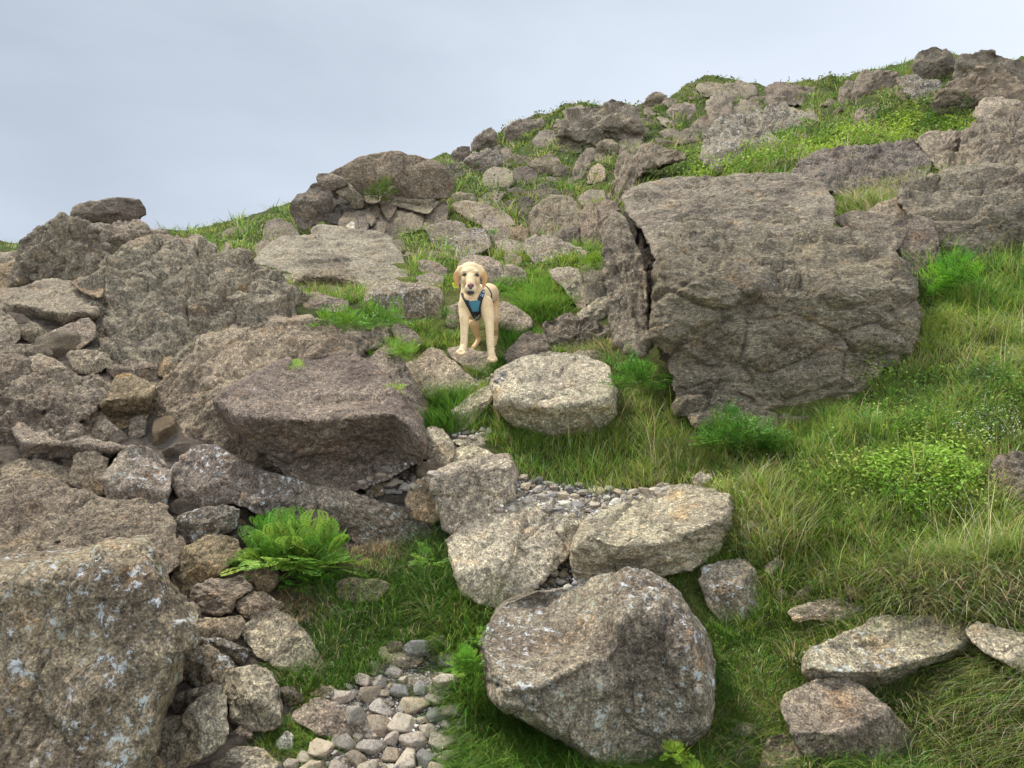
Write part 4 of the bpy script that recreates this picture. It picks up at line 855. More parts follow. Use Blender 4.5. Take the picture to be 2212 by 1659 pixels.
for (x, y, r) in peb:
    D, p, on = first(x, y)
    if D > 8: continue
    if on and abs(hit_rock(x, y)[2][2]) < .45: continue
    s_ = r * D / FT * 1.12; k = random.randrange(7); c = np.array(PCOL[k]) * random.uniform(.9, 1.25)
    rot = Matrix.Rotation(random.uniform(0, 6.28), 3, 'Z') @ Matrix.Rotation(random.uniform(-.5, .7), 3, 'X')
    if cnt < 285:
        o = link('stone', STN[cnt % 12][0], loc=p + np.array([0, 0, s_ * 0.18])); o.scale = (s_, s_, s_); o.rotation_euler = rot.to_euler()
        c = c * 1.35; o.color = (*c.tolist(), 1); tag(o, PLAB[k], 'stone', 'loose ' + PLAB[k].split()[1] + ' path stones' if k else 'loose pale path stones'); cnt += 1
    else:
        _, V2, F = STN[cnt % 12]; cnt += 1
        SV.append((V2 * s_) @ np.array(rot).T + p + np.array([0, 0, s_ * 0.15])); SF.append(F + so_); so_ += len(V2); SC.append(np.tile(c, (len(V2), 1)))
# finer gravel between them
GB = []
for poly, a, b, n_t, pw in PZ[:6]:
    P_ = np.array(poly); n_g = int(n_t * 1.1)
    gx = RNG.uniform(P_[:, 0].min(), P_[:, 0].max(), n_g); gy = RNG.uniform(P_[:, 1].min(), P_[:, 1].max(), n_g); ok = inpoly(gx, gy, poly)
    GB += list(zip(gx[ok], gy[ok]))
_, gV, gF = stone_mesh('stone', 55, 8, 1)
for (x, y) in GB:
    D, p, on = first(x, y)
    if D > 8 or (on and abs(hit_rock(x, y)[2][2]) < .5): continue
    s_ = random.uniform(1.5, 4.0) * D / FT; a = random.uniform(0, 6.28)
    m_ = np.array(Matrix.Rotation(a, 3, 'Z') @ Matrix.Rotation(a * 3, 3, 'X')); c = np.array(random.choice(PCOL)) * random.uniform(.35, .6)
    SV.append((gV * s_) @ m_.T + p); SF.append(gF + so_); so_ += len(gV); SC.append(np.tile(c, (len(gV), 1)))
m, t, n, l, o_ = newmat('gravel'); b = nd(n, 'ShaderNodeBsdfPrincipled'); b.inputs['Roughness'].default_value = .9
a = nd(n, 'ShaderNodeVertexColor'); a.layer_name = 'tint'; tc = nd(n, 'ShaderNodeTexCoord'); no = nd(n, 'ShaderNodeTexNoise'); no.inputs['Scale'].default_value = 160; no.inputs['Detail'].default_value = 3
l.new(tc.outputs['Object'], no.inputs['Vector']); r = ramp(n, l, no.outputs[0], [(0.35, (.55, .55, .55)), (0.65, (1.3, 1.3, 1.3))])
mu = nd(n, 'ShaderNodeMixRGB', blend_type='MULTIPLY'); mu.inputs[0].default_value = 1; l.new(a.outputs[0], mu.inputs[1]); l.new(r.outputs[0], mu.inputs[2])
l.new(mu.outputs[0], b.inputs['Base Color']); l.new(b.outputs[0], o_.inputs[0]); GRAVEL = m
g = link('gravel', mesh_np('gravel', np.concatenate(SV), faces3=np.concatenate(SF), mat=GRAVEL, cols=np.concatenate(SC)))
tag(g, 'fine pale gravel between the larger loose stones of the path', 'gravel', kind='stuff')

# ------------------------------------------------------------------ grass
PAL = {'lush': (0.155, 0.31, 0.04), 'mid': (0.25, 0.36, 0.07), 'dark': (0.06, 0.14, 0.022), 'straw': (0.60, 0.52, 0.31), 'yg': (0.38, 0.44, 0.09), 'olive': (0.25, 0.26, 0.085), 'brown': (0.28, 0.20, 0.11)}
class Blades:
    def __init__(s): s.V = []; s.C = []; s.N = []
    def add(s, root, up, side, L_, W_, bend, col):
        """root/up/side (N,3); L,W,bend (N); col (N,3)"""
        n = len(root); t = np.array([0, 0.4, 0.75, 1.0])
        lv = []
        for k, tk in enumerate(t):
            c = root + up * (L_ * (tk - 0.25 * bend * tk ** 2))[:, None] + side * (L_ * bend * tk ** 1.9)[:, None] - np.array([0, 0, 1.0]) * (L_ * bend * 0.35 * tk ** 3)[:, None]
            wv = np.cross(side, up); wv /= np.maximum(np.linalg.norm(wv, axis=1), 1e-9)[:, None]
            ww = W_ * (1 - tk ** 1.6) * 0.5
            if k < 3: lv += [c - wv * ww[:, None], c + wv * ww[:, None]]
            else: lv.append(c)
        s.V.append(np.stack(lv, 1)); s.C.append(np.repeat(col[:, None], 7, 1))
    def build(s, name, mat):
        V = np.concatenate(s.V); C = np.concatenate(s.C); n = len(V); b = (np.arange(n) * 7)[:, None]
        q = np.concatenate([b + [0, 1, 3, 2], b + [2, 3, 5, 4]]); tr = b + [4, 5, 6]
        return link(name, mesh_np(name, V.reshape(-1, 3), faces3=tr, faces4=q, mat=mat, cols=C.reshape(-1, 3)))
def tufts(B, poly, dens, per, L0, W0, mix, spread=0.05, droop=1.0, on='ground', lean=(0, -0.25), rg=RNG, patch=1.0, xy=None, D0=None):
    """dens: tufts per 1000 square picture units; sizes in metres"""
    P_ = np.array(poly); x0, y0 = P_.min(0); x1, y1 = P_.max(0)
    n = int((x1 - x0) * (y1 - y0) * dens / 1000); x = rg.uniform(x0, x1, n); y = rg.uniform(y0, y1, n); ok = inpoly(x, y, poly); x, y = x[ok], y[ok]
    if xy is not None: x, y = xy
    if D0 is not None: D = D0
    elif on == 'ground': D = cast(x, y)
    else: D = np.array([first(a, b)[0] for a, b in zip(x, y)])
    ok = D < 45; x, y, D = x[ok], y[ok], D[ok]
    R0 = at(x, y, D); n = len(R0)
    pn = fbm(R0 * 1.1, 5, 3); pn2 = fbm(R0 * 3.3 + 9, 6, 3)
    names = list(mix); wts = np.array([mix[k] for k in names], float)
    cols = np.array([PAL[k] for k in names])
    dr = np.array([{'straw': 1, 'brown': 1, 'olive': .5, 'yg': .5}.get(k, -0.6) for k in names])
    W_ = wts[None] * np.exp(patch * 3.0 * pn[:, None] * dr[None] + patch * 1.5 * pn2[:, None] * dr[None]); W_ /= W_.sum(1)[:, None]
    root = np.repeat(R0, per, 0); Dp = np.repeat(D, per); N_ = len(root)
    ang = rg.uniform(0, 2 * math.pi, N_); rr = np.sqrt(rg.random(N_)) * spread
    root = root + np.stack([np.cos(ang) * rr, np.sin(ang) * rr, np.zeros(N_)], 1)
    if on == 'ground': root[:, 2] = H(root[:, 0], root[:, 1]) - 0.004
    else: root[:, 2] -= 0.006
    sc = np.repeat(np.clip(0.8 + 0.9 * pn2 + 0.3 * fbm(R0 * 9, 15, 2) + rg.uniform(-.25, .25, n), 0.3, 1.7), per)
    L_ = L0 * sc * rg.uniform(0.5, 1.15, N_)
    side = np.stack([np.cos(ang) + lean[0], np.sin(ang) + lean[1], np.zeros(N_)], 1) + rg.normal(0, .25, (N_, 3)) * np.array([1, 1, 0]); side /= np.maximum(np.linalg.norm(side, axis=1), 1e-6)[:, None]
    up = np.array([0, 0, 1.0]) + side * (0.25 + 0.35 * rg.random(N_))[:, None]; up /= np.linalg.norm(up, axis=1)[:, None]
    bend = droop * rg.uniform(0.25, 1.05, N_)
    cw = np.cumsum(W_, 1); u = rg.random(N_); ti = np.repeat(np.arange(n), per)
    ci = (u[:, None] > cw[ti]).sum(1).clip(0, len(names) - 1)
    col = cols[ci] * rg.uniform(0.7, 1.3, N_)[:, None] * (1 + 0.15 * rg.normal(size=(N_, 3)))
    Ww = W0 * rg.uniform(0.6, 1.3, N_) * np.maximum(1, Dp / 4.5)
    B.add(root, up, side, L_, Ww, bend, np.clip(col, 0.01, 0.9))
near = Blades()
BANK = pts('T', '1330,860 1440,850 1480,885 1560,895 1740,915 1880,845 1990,740 2010,650 2212,640 2620,620 2620,1400 2270,1335 2120,1300 1980,1270 1900,1290 1800,1270 1700,1200 1580,1190 1590,1080 1480,1040 1300,1060 1130,1020 1050,940 1060,890')
tufts(near, BANK, 5.4, 28, 0.145, 0.0034, {'lush': 1.6, 'mid': 3.2, 'dark': 0.5, 'straw': 0.8, 'yg': 3.0, 'olive': 1.0}, 0.06, 1.0)
tufts(near, BANK, 0.5, 5, 0.34, 0.0026, {'straw': 3, 'yg': 2, 'mid': 1}, 0.06, 0.9)
tufts(near, pts('T', '1550,1180 1700,1200 1850,1300 1900,1330 1740,1480 1720,1700 1480,1700 1540,1500 1530,1350 1450,1240'), 6.5, 24, 0.10, 0.003, {'lush': 3, 'mid': 3, 'dark': 1.5, 'yg': 1, 'straw': .4}, 0.045)
tufts(near, pts('T', '1880,1490 1960,1440 2110,1400 2600,1440 2600,1720 2080,1720 1980,1590'), 6.5, 30, 0.14, 0.003, {'olive': 3, 'straw': 2.4, 'mid': 2.0, 'yg': 1, 'dark': 1}, 0.05, 1.5)
tufts(near, pts('T', '1830,1220 2600,1220 2600,1400 2270,1335 2100,1305 1950,1285'), 5.5, 26, 0.14, 0.003, {'straw': 3, 'olive': 2, 'mid': 2}, 0.05, 1.7)
tufts(near, pts('T', '1690,1290 1850,1300 1900,1340 1740,1470 1700,1400'), 5, 24, 0.08, 0.003, {'lush': 2, 'mid': 2, 'yg': 1}, 0.05)
tufts(near, pts('T', '980,1290 1060,1290 1075,1320 1050,1400 1055,1500 1110,1550 1230,1600 1320,1720 1010,1720 1015,1560 985,1500 960,1420'), 10, 28, 0.17, 0.0036, {'lush': 4, 'mid': 2.2, 'dark': 1.2, 'yg': .5}, 0.04, 1.2)
tufts(near, pts('T', '640,1330 700,1280 760,1270 860,1190 940,1150 980,1200 985,1300 960,1400 900,1400 830,1430 780,1470 700,1490 600,1480 590,1450 700,1440'), 9, 26, 0.13, 0.003, {'lush': 3, 'dark': 2.6, 'mid': 1.6, 'straw': .3}, 0.045)
tufts(near, pts('T', '590,1470 700,1480 760,1470 700,1520 640,1520'), 9, 22, 0.08, 0.0028, {'lush': 3, 'mid': 2, 'yg': 1}, 0.04)
tufts(near, pts('T', '560,1560 640,1560 760,1600 770,1640 680,1650 560,1640'), 11, 20, 0.055, 0.0028, {'lush': 3, 'mid': 2, 'yg': 1}, 0.04)
tufts(near, pts('T', '860,1490 960,1490 980,1530 900,1520'), 12, 16, 0.06, 0.0028, {'lush': 3, 'mid': 2}, 0.03)
tufts(near, pts('T', '740,1190 850,1180 870,1215 850,1250 760,1240'), 16, 24, 0.09, 0.0028, {'straw': 3, 'mid': 2, 'brown': 1.2}, 0.03, 1.5, on='all')
tufts(near, pts('T', '610,1280 680,1280 700,1340 640,1350'), 18, 24, 0.10, 0.0028, {'brown': 4, 'straw': 1}, 0.03, 1.6, on='all')
tufts(near, pts('T', '1480,1440 1560,1420 1600,1600 1560,1700 1440,1700 1500,1600'), 9, 22, 0.10, 0.003, {'lush': 3, 'dark': 2, 'mid': 1}, 0.04)
tufts(near, pts('T', '1020,1600 1120,1620 1330,1690 1560,1690 1560,1790 1010,1790'), 6, 30, 0.19, 0.0036, {'lush': 4, 'mid': 2.5, 'yg': 1, 'dark': .6}, 0.045, 1.1)
sx, sy, sD = [], [], []
for O_, Db_, ln_, T_ in OUTL:
    lowr = O_[O_[:, 1] > O_[:, 1].mean() + 0.12 * np.ptp(O_[:, 1])]
    if Db_ > 6 or len(lowr) < 3: continue
    k = RNG.integers(0, len(lowr), max(3, int(len(lowr) * .8))); q = lowr[k] + RNG.normal(0, 5, (len(k), 2)) + [0, 6]
    sD += list(Db_ + ln_ * (O_[:, 1].max() - q[:, 1]) * Db_ / FT - 0.03 - 0.25 * T_ * RNG.random(len(q)))
    sx += list(q[:, 0]); sy += list(q[:, 1])
sx, sy = np.array(sx), np.array(sy); keep = np.ones(len(sx), bool)
for z_ in SOILZ: keep &= ~inpoly(sx, sy, z_)
for z_, _a, _b, _c, _d in PZ: keep &= ~inpoly(sx, sy, z_)
_q = at(sx, sy, np.array(sD)); _gap = _q[:, 2] - H(_q[:, 0], _q[:, 1]); keep &= (_gap > -.12) & (_gap < .30)
tufts(near, [(0, 0), (1, 0), (1, 1)], 1, 20, 0.14, 0.0032, {'lush': 3, 'mid': 2.5, 'yg': 1, 'dark': 1, 'straw': .5}, 0.035, 1.1, xy=(sx[keep], sy[keep]), D0=np.array(sD)[keep])
o = near.build('grass', GRASS); tag(o, 'long green and straw coloured grass on the banks around the foreground rocks', 'grass', kind='stuff')
mid = Blades()
tufts(mid, pts('T', '915,850 1000,850 1010,900 985,935 925,930'), 16, 26, 0.16, 0.004, {'lush': 4, 'dark': 2}, 0.04)
tufts(mid, pts('T', '960,745 1000,765 1060,790 1100,760 1095,810 1040,815 1000,790'), 20, 24, 0.10, 0.004, {'dark': 2, 'lush': 4}, 0.04, 1.3)
tufts(mid, pts('T', '870,690 990,700 990,755 930,760 890,740'), 13, 22, 0.14, 0.004, {'mid': 3, 'dark': 2, 'yg': 2, 'olive': 1}, 0.05)
tufts(mid, pts('T', '1060,600 1200,590 1255,650 1220,695 1120,695 1075,650'), 16, 26, 0.16, 0.0042, {'lush': 5, 'mid': 1.5, 'yg': 1}, 0.05, 1.3)
tufts(mid, pts('T', '1070,700 1180,700 1170,760 1090,760'), 10, 20, 0.13, 0.004, {'lush': 4, 'dark': 2}, 0.05)
tufts(mid, pts('T', '620,610 700,600 790,620 800,650 700,660 630,650'), 12, 22, 0.16, 0.004, {'mid': 2, 'yg': 2, 'straw': 1, 'lush': 1}, 0.05)
tufts(mid, pts('T', '1300,740 1420,840 1480,880 1320,900 1330,830'), 11, 24, 0.15, 0.0038, {'mid': 3, 'olive': 2, 'lush': 1, 'straw': .7}, 0.05, 1.2)
tufts(mid, pts('T', '880,560 1060,540 1200,560 1290,560 1290,640 1150,640 1060,600 960,640 880,610'), 8, 20, 0.14, 0.0042, {'mid': 3, 'yg': 1.5, 'lush': 2, 'dark': 1}, 0.07)
tufts(mid, pts('T', '1215,480 1300,500 1300,560 1210,580'), 8, 20, 0.15, 0.0042, {'yg': 3, 'mid': 2}, 0.07)
tufts(mid, pts('T', '1780,410 1960,395 1960,460 1880,500 1820,470'), 9, 22, 0.22, 0.0045, {'straw': 2.5, 'olive': 3, 'mid': 2}, 0.09, 1.1)
tufts(mid, pts('T', '1960,640 2220,640 2220,680 2000,760'), 6, 24, 0.16, 0.0042, {'yg': 3, 'mid': 2, 'lush': 1}, 0.06)
o = mid.build('grass', GRASS); tag(o, 'grass growing between the rocks around the dog', 'grass', kind='stuff')
far = Blades()
tufts(far, pts('T', '380,560 350,480 440,450 560,410 640,400 760,370 960,300 1110,230 1250,190 1400,155 1530,125 1700,130 1850,135 2000,110 2212,90 2700,60 2700,640 2260,640 1990,640 1500,600 1250,560 1100,560 900,560 850,480 700,520 560,560'), 6.0, 15, 0.19, 0.005,
      {'mid': 3, 'yg': 2.2, 'dark': 1.6, 'olive': 2, 'lush': 1, 'straw': .6}, 0.16, 0.8, patch=1.3)
tufts(far, pts('T', '-40,600 0,530 120,530 250,500 200,470 330,480 330,560 480,520 480,560 300,600'), 3, 14, 0.16, 0.005, {'mid': 3, 'olive': 2, 'yg': 1}, 0.14)
o = far.build('grass', GRASS); tag(o, 'rough grass covering the upper hillside', 'grass', kind='stuff')

# ------------------------------------------------------------------ leafy cover and ferns
class Leaves:
    def __init__(s): s.V = []; s.C = []
    def add(s, c, n, sz, col, asp=0.6, rg=RNG):
        N_ = len(c); a = rg.normal(size=(N_, 3)); u = np.cross(n, a); u /= np.maximum(np.linalg.norm(u, axis=1), 1e-9)[:, None]; v = np.cross(n, u)
        sz = sz[:, None]
        s.V.append(np.stack([c - u * sz, c + v * sz * asp * .8 + n * sz * .15, c + u * sz, c - v * sz * asp * .8 + n * sz * .15], 1)); s.C.append(np.repeat(col[:, None], 4, 1))
    def mesh(s, name, mat, org=None):
        V = np.concatenate(s.V); C = np.concatenate(s.C); b = (np.arange(len(V)) * 4)[:, None]
        V = V.reshape(-1, 3) - (0 if org is None else org)
        return mesh_np(name, V, faces3=np.concatenate([b + [0, 1, 2], b + [0, 2, 3]]), mat=mat, cols=C.reshape(-1, 3), smooth=False)
def unit(n, rg=RNG, up=0.8):
    a = rg.normal(size=(n, 3)); a[:, 2] = np.abs(a[:, 2]) + up; a[:, 1] -= .3; return a / np.linalg.norm(a, axis=1)[:, None]
def cover(Lv, poly, dens, hgt, size, c1, c2, c3, rg=RNG, thr=-9):
    P_ = np.array(poly); x0, y0 = P_.min(0); x1, y1 = P_.max(0); n = int((x1 - x0) * (y1 - y0) * dens / 1000)
    x = rg.uniform(x0, x1, n); y = rg.uniform(y0, y1, n); ok = inpoly(x, y, poly); x, y = x[ok], y[ok]; D = cast(x, y); ok = D < 40; p = at(x, y, D)[ok]; D = D[ok]
    m_ = fbm(p * 1.6, 31, 3); ok = m_ > thr; p = p[ok]; D = D[ok]; m_ = m_[ok]
    hh = hgt * np.clip(0.6 + 1.3 * fbm(p * 2.3, 41, 3), 0.1, 1.6)
    u = rg.random(len(p)) ** 0.6; p = p + np.array([0, 0, 1]) * (hh * u)[:, None] + rg.normal(size=p.shape) * 0.02
    f = np.clip(fbm(p * 2.0, 51, 4) * 1.6 + 0.5 + rg.uniform(-.35, .35, len(p)), 0, 1)[:, None]
    col = np.where(f > .5, np.array(c1) * (f - .5) * 2 + np.array(c2) * (1 - f) * 2, np.array(c2) * f * 2 + np.array(c3) * (.5 - f) * 2) * rg.uniform(.7, 1.3, len(p))[:, None]
    Lv.add(p, unit(len(p)), size * rg.uniform(.6, 1.3, len(p)) * np.maximum(1, D / 13), col)
bush = Leaves()
cover(bush, pts('T', '1450,390 1530,345 1600,330 1700,320 1790,300 1900,280 2050,262 2130,275 2080,300 1990,305 1940,315 1850,325 1720,355 1640,380 1520,395'), 260, 0.38, 0.026, (0.42, 0.54, 0.07), (0.28, 0.42, 0.05), (0.13, 0.24, 0.03))
cover(bush, pts('T', '1360,370 1470,345 1540,340 1480,380 1400,400'), 90, 0.25, 0.018, (0.22, 0.36, 0.04), (0.12, 0.24, 0.03), (0.04, 0.09, 0.015))
cover(bush, pts('T', '1860,250 1960,225 2080,225 2110,255 2060,275 1900,280'), 150, 0.4, 0.03, (0.19, 0.27, 0.04), (0.08, 0.14, 0.025), (0.04, 0.07, 0.015))
cover(bush, pts('T', '960,380 1110,340 1230,350 1300,380 1290,420 1150,460 1070,460 980,420'), 70, 0.35, 0.022, (0.17, 0.26, 0.045), (0.08, 0.14, 0.025), (0.04, 0.06, 0.015))
cover(bush, pts('T', '850,510 930,480 1010,475 1050,510 980,545 900,550 850,530'), 90, 0.2, 0.016, (0.30, 0.40, 0.06), (0.15, 0.25, 0.035), (0.05, 0.10, 0.02))
cover(bush, pts('T', '360,510 400,490 470,485 560,480 600,450 730,455 740,490 640,520 560,515 500,560 440,560 470,520'), 90, 0.10, 0.018, (0.27, 0.38, 0.04), (0.10, 0.17, 0.025), (0.04, 0.07, 0.015))
cover(bush, pts('T', '1000,240 1240,230 1240,200 1530,130 1640,130 1840,150 1840,190 1640,200 1500,230 1420,240 1480,290 1400,330 1350,280 1100,330 980,350'), 60, 0.16, 0.03, (0.24, 0.25, 0.06), (0.11, 0.15, 0.035), (0.05, 0.07, 0.02))
o = link('bilberry_cover', bush.mesh('bilberry_cover', LEAF)); tag(o, 'bright yellow-green and dark bilberry bushes matting the upper slope', 'shrub', kind='stuff')
herb = Leaves()
cover(herb, pts('T', '1900,700 2220,690 2220,900 2140,980 1980,1000 1880,940 1800,960 1780,920'), 60, 0.14, 0.011, (0.42, 0.52, 0.09), (0.20, 0.36, 0.05), (0.07, 0.15, 0.03), thr=-.25)
cover(herb, pts('T', '1880,1010 2020,1000 2130,1040 2100,1120 1960,1130 1880,1080'), 140, 0.13, 0.011, (0.32, 0.50, 0.06), (0.18, 0.37, 0.045), (0.06, 0.15, 0.02))
cover(herb, pts('T', '1400,960 1700,950 2220,1100 2220,1240 1800,1230 1600,1100 1420,1010'), 26, 0.12, 0.010, (0.42, 0.50, 0.10), (0.22, 0.34, 0.05), (0.08, 0.15, 0.03), thr=-.2)
cover(herb, pts('T', '850,1180 980,1160 985,1300 940,1400 850,1330'), 90, 0.10, 0.006, (0.10, 0.26, 0.05), (0.06, 0.17, 0.03), (0.03, 0.09, 0.015))
cover(herb, pts('T', '1540,1300 1600,1290 1620,1400 1560,1520 1520,1450'), 45, 0.08, 0.006, (0.12, 0.30, 0.04), (0.08, 0.2, 0.03), (0.03, 0.09, 0.015))
o = link('leafy_ground_cover', herb.mesh('leafy_ground_cover', LEAF)); tag(o, 'low round-leaved herbs mixed through the grass bank on the right', 'ground cover', kind='stuff')
fl = Leaves()
P_ = pts('T', '2060,940 2200,900 2215,980 2150,1000 2060,970'); 
for poly, n in ((P_, 420), (pts('T', '1730,1600 1760,1530 1800,1540 1760,1640'), 60), (pts('T', '1990,1080 2120,1070 2150,1130 1990,1140'), 50), (pts('T', '1500,950 1640,970 1700,1060 1480,1030'), 60), (pts('T', '1680,1490 1760,1450 1790,1480 1720,1500'), 60)):
    A2 = np.array(poly); x = RNG.uniform(A2[:, 0].min(), A2[:, 0].max(), n); y = RNG.uniform(A2[:, 1].min(), A2[:, 1].max(), n); ok = inpoly(x, y, poly); p = at(x[ok], y[ok], cast(x[ok], y[ok])); p[:, 2] += RNG.uniform(.06, .13, len(p))
    fl.add(p, unit(len(p)), np.full(len(p), .0035), np.tile([.85, .85, .78], (len(p), 1)), 1.0)
o = link('wildflowers', fl.mesh('wildflowers', LEAF)); tag(o, 'scattered tiny white flowers in the right-hand grass', 'flowers', kind='stuff')

def frond(Lf, n, W_, lob, rg, lw=.24):
    """one finely cut frond along +X, arching; returns leaf quads (N,4,3)"""
    q = []
    for i in range(n):
        t = (i + 1) / (n + 1); x = Lf * t; z = 0.0
        wl = W_ * math.sin(math.pi * min(1, (1 - t) * 0.92 + 0.05)) ** 0.8 * (1 - 0.35 * t)
        for sgn in (-1, 1):
            for j in range(lob):
                s = (j + 1) / lob; cx = x + 0.45 * wl * s; cy = sgn * wl * s; L1 = wl * (0.42 - 0.2 * s) + 0.010 * Lf
                for sg2 in (-1, 1):
                    a = math.atan2(sgn * 1.0, 0.45) + sg2 * 0.9 * sgn
                    dx, dy = math.cos(a) * L1, math.sin(a) * L1; nx, ny = -dy * lw, dx * lw; dz = rg.uniform(-.2, .2) * L1
                    q.append([(cx - dx * .3, cy - dy * .3, 0), (cx + dx * .4 + nx, cy + dy * .4 + ny, dz), (cx + dx, cy + dy, dz), (cx + dx * .4 - nx, cy + dy * .4 - ny, -dz)])
    q.append([(0, -.008 * Lf, 0), (Lf * .95, -.003 * Lf, 0), (Lf, 0, 0), (Lf * .95, .003 * Lf, 0)])
    return np.array(q)
def fern(x, y, wpx, hpx, label, nf=50, c1=(0.16, 0.42, 0.035), c2=(0.09, 0.27, 0.03), d=None, on='all', n=9, lob=3, group=None, name='fern'):
    """a clump about wpx by hpx picture units whose foot is at x,y"""
    rg = np.random.default_rng(int(x * 7 + y)); D = d or (first(x, y)[0] if on == 'all' else cast([x], [y])[0]); D -= 0.02
    lw = .26
    if D > 3.9: n, lob, lw, nf = 6, 2, .42, nf * .8
    foot = at(x, y, D); R_ = wpx / 2 * D / FT; Hh = hpx * D / FT; QS = []; CS = []; nc_ = max(3, int(nf / 7)); ca_ = rg.uniform(0, 6.28, nc_); cb_ = np.sqrt(rg.random(nc_)) * .62
    for i in range(int(nf * 3.2)):
        az = rg.uniform(0, 2 * math.pi); th_ = math.acos(rg.uniform(0.0, 1.0)); cr_ = rg.uniform(.25, .72)
        bx, by, bz = R_ * cr_ * math.sin(th_) * math.cos(az), R_ * cr_ * math.sin(th_) * math.sin(az) * .7, Hh * cr_ * math.cos(th_)
        kc = rg.integers(nc_); bx += R_ * cb_[kc] * math.cos(ca_[kc]); by += R_ * cb_[kc] * math.sin(ca_[kc]) * .6; bz *= 1 - .5 * cb_[kc]; bx *= .8
        az += rg.normal(0, .9); el_ = math.pi / 2 - th_ * .85 + rg.normal(0, .2); el_ = min(max(el_, 0.05), 1.45)
        Lf = (0.42 * min(R_, Hh) + 0.10 * max(R_, Hh)) * rg.uniform(.5, 1.35)
        q = frond(Lf, n, Lf * rg.uniform(.32, .46), lob, rg, lw)
        # droop
        xx = q[..., 0] / Lf; ang = el_ - 0.9 * xx * math.cos(el_) ** .5
        ca = math.cos(el_); sa = math.sin(el_)
        px_ = Lf * (xx * ca); pz_ = Lf * (xx * sa - 0.28 * xx ** 2 * ca)
        tw = rg.uniform(-.5, .5); yy = q[..., 1] * math.cos(tw); zz = q[..., 1] * math.sin(tw) + q[..., 2]
        X = px_ - zz * sa; Z = pz_ + zz * ca
        QS.append(np.stack([X * math.cos(az) - yy * math.sin(az) + bx, X * math.sin(az) + yy * math.cos(az) + by, Z + bz], -1))
        f = rg.random() * .8 + .2 * rg.random(); c = (np.array(c1) * f + np.array(c2) * (1 - f)) * rg.uniform(.55, 1.35) * np.array([rg.uniform(.85, 1.35), 1, 1]); CS.append(np.tile(c, (len(q) * 4, 1)))
    V = np.concatenate(QS); b = (np.arange(len(V)) * 4)[:, None]
    me = mesh_np(name, V.reshape(-1, 3), faces3=np.concatenate([b + [0, 1, 2], b + [0, 2, 3]]), mat=LEAF, cols=np.concatenate(CS), smooth=False)
    o = link(name, me, loc=foot - np.array([0, 0, .01])); tag(o, label, 'fern' if name == 'fern' else 'shrub', group)
BR_, DK = (0.30, 0.46, 0.08), (0.07, 0.20, 0.025)
fern(648, 1225, 235, 130, 'largest bright green fern, under the long slanting slab', 85, BR_, (0.12, 0.33, 0.03), n=11, d=3.5)
fern(575, 1160, 110, 60, 'small green fern at the left shoulder of the largest fern', 24, (0.16, 0.40, .035), (.09, .27, .03), d=3.62)
fern(660, 1265, 170, 60, 'lower drooping fern clump directly beneath the largest fern', 34, (0.17, 0.42, .035), (.09, .27, .03), d=3.47)
fern(725, 705, 120, 60, 'left of the two small ferns on the ledge left of the dog', 45, (0.24, 0.46, .05), (.10, .27, .03))
fern(820, 705, 125, 62, 'right of the two small ferns on the ledge left of the dog', 45, (0.22, 0.43, .05), (.09, .25, .03))
fern(868, 772, 90, 65, 'round bright fern tuft below the two small ferns', 45, BR_, (.15, .36, .03))
fern(757, 645, 50, 45, 'tiny upright fern in the grass above the two small ferns', 14, (0.22, 0.42, .05), (.12, .28, .03))
fern(960, 690, 50, 60, 'wispy fern beside the left foreleg of the dog', 16, (0.17, 0.32, .05), (.1, .22, .03), d=5.6)
fern(1370, 830, 120, 110, 'dark leafy fern at the foot of the narrow pillar', 60, (0.17, 0.38, .045), (.06, .18, .025), d=4.3)
fern(1600, 960, 210, 95, 'broad dark green fern at the foot of the great square boulder', 80, (0.16, 0.34, .045), (.06, .17, .025), d=4.02)
fern(1570, 900, 60, 60, 'upright dark fern against the lower face of the great square boulder', 20, (0.11, 0.30, .035), (.05, .16, .02), d=4.08)
fern(1680, 975, 90, 90, 'small dark fern at the right end of the broad dark green fern', 30, (0.16, 0.34, .045), (.06, .17, .025), d=4.02)
fern(2070, 625, 130, 100, 'bright fern in the shady cleft beside the layered crag at the right', 60, (0.20, 0.48, .035), (.06, .22, .02), d=5.35)
fern(2150, 650, 80, 50, 'small dark fern under the layered crag at the right', 24, (0.08, 0.26, .035), (.04, .13, .02), d=5.3)
fern(1462, 1630, 60, 55, 'yellow-green feathery fern against the round foreground boulder', 26, (0.42, 0.58, .06), (.28, .45, .05), d=2.42)
fern(1500, 1680, 80, 40, 'yellow-green fern on the bottom edge right of the round foreground boulder', 22, (0.36, 0.55, .06), (.22, .42, .04), d=2.4)
fern(1015, 1445, 95, 80, 'light green fern against the left side of the round foreground boulder', 40, (0.26, 0.50, .06), (.12, .30, .03), d=2.75)
fern(1040, 1385, 50, 50, 'small upright fern above the light green fern by the round boulder', 14, (0.28, 0.50, .06), (.12, .30, .03), d=2.8)
fern(855, 858, 46, 62, 'narrow yellow-green fern strip beside the top of the purple-fronted boulder', 30, (0.40, 0.58, .05), (.22, .42, .03), d=4.25)
fern(635, 792, 60, 22, 'tiny bright fern on the back edge of the purple-fronted boulder', 20, (0.36, 0.60, .05), (.2, .42, .03), d=4.55)
fern(925, 1215, 60, 80, 'pale toothed fern standing in the shaded hollow', 14, (0.24, 0.46, .06), (.12, .28, .04), d=3.35)
fern(1280, 580, 85, 42, 'bright yellow-green bush below the dark slanted rock', 45, (0.34, 0.50, .05), (.15, .32, .03), d=7.0)
fern(967, 545, 36, 26, 'tiny bright fern under the dark rounded rock above the dog', 14, (0.24, 0.5, .05), (.12, .3, .03))
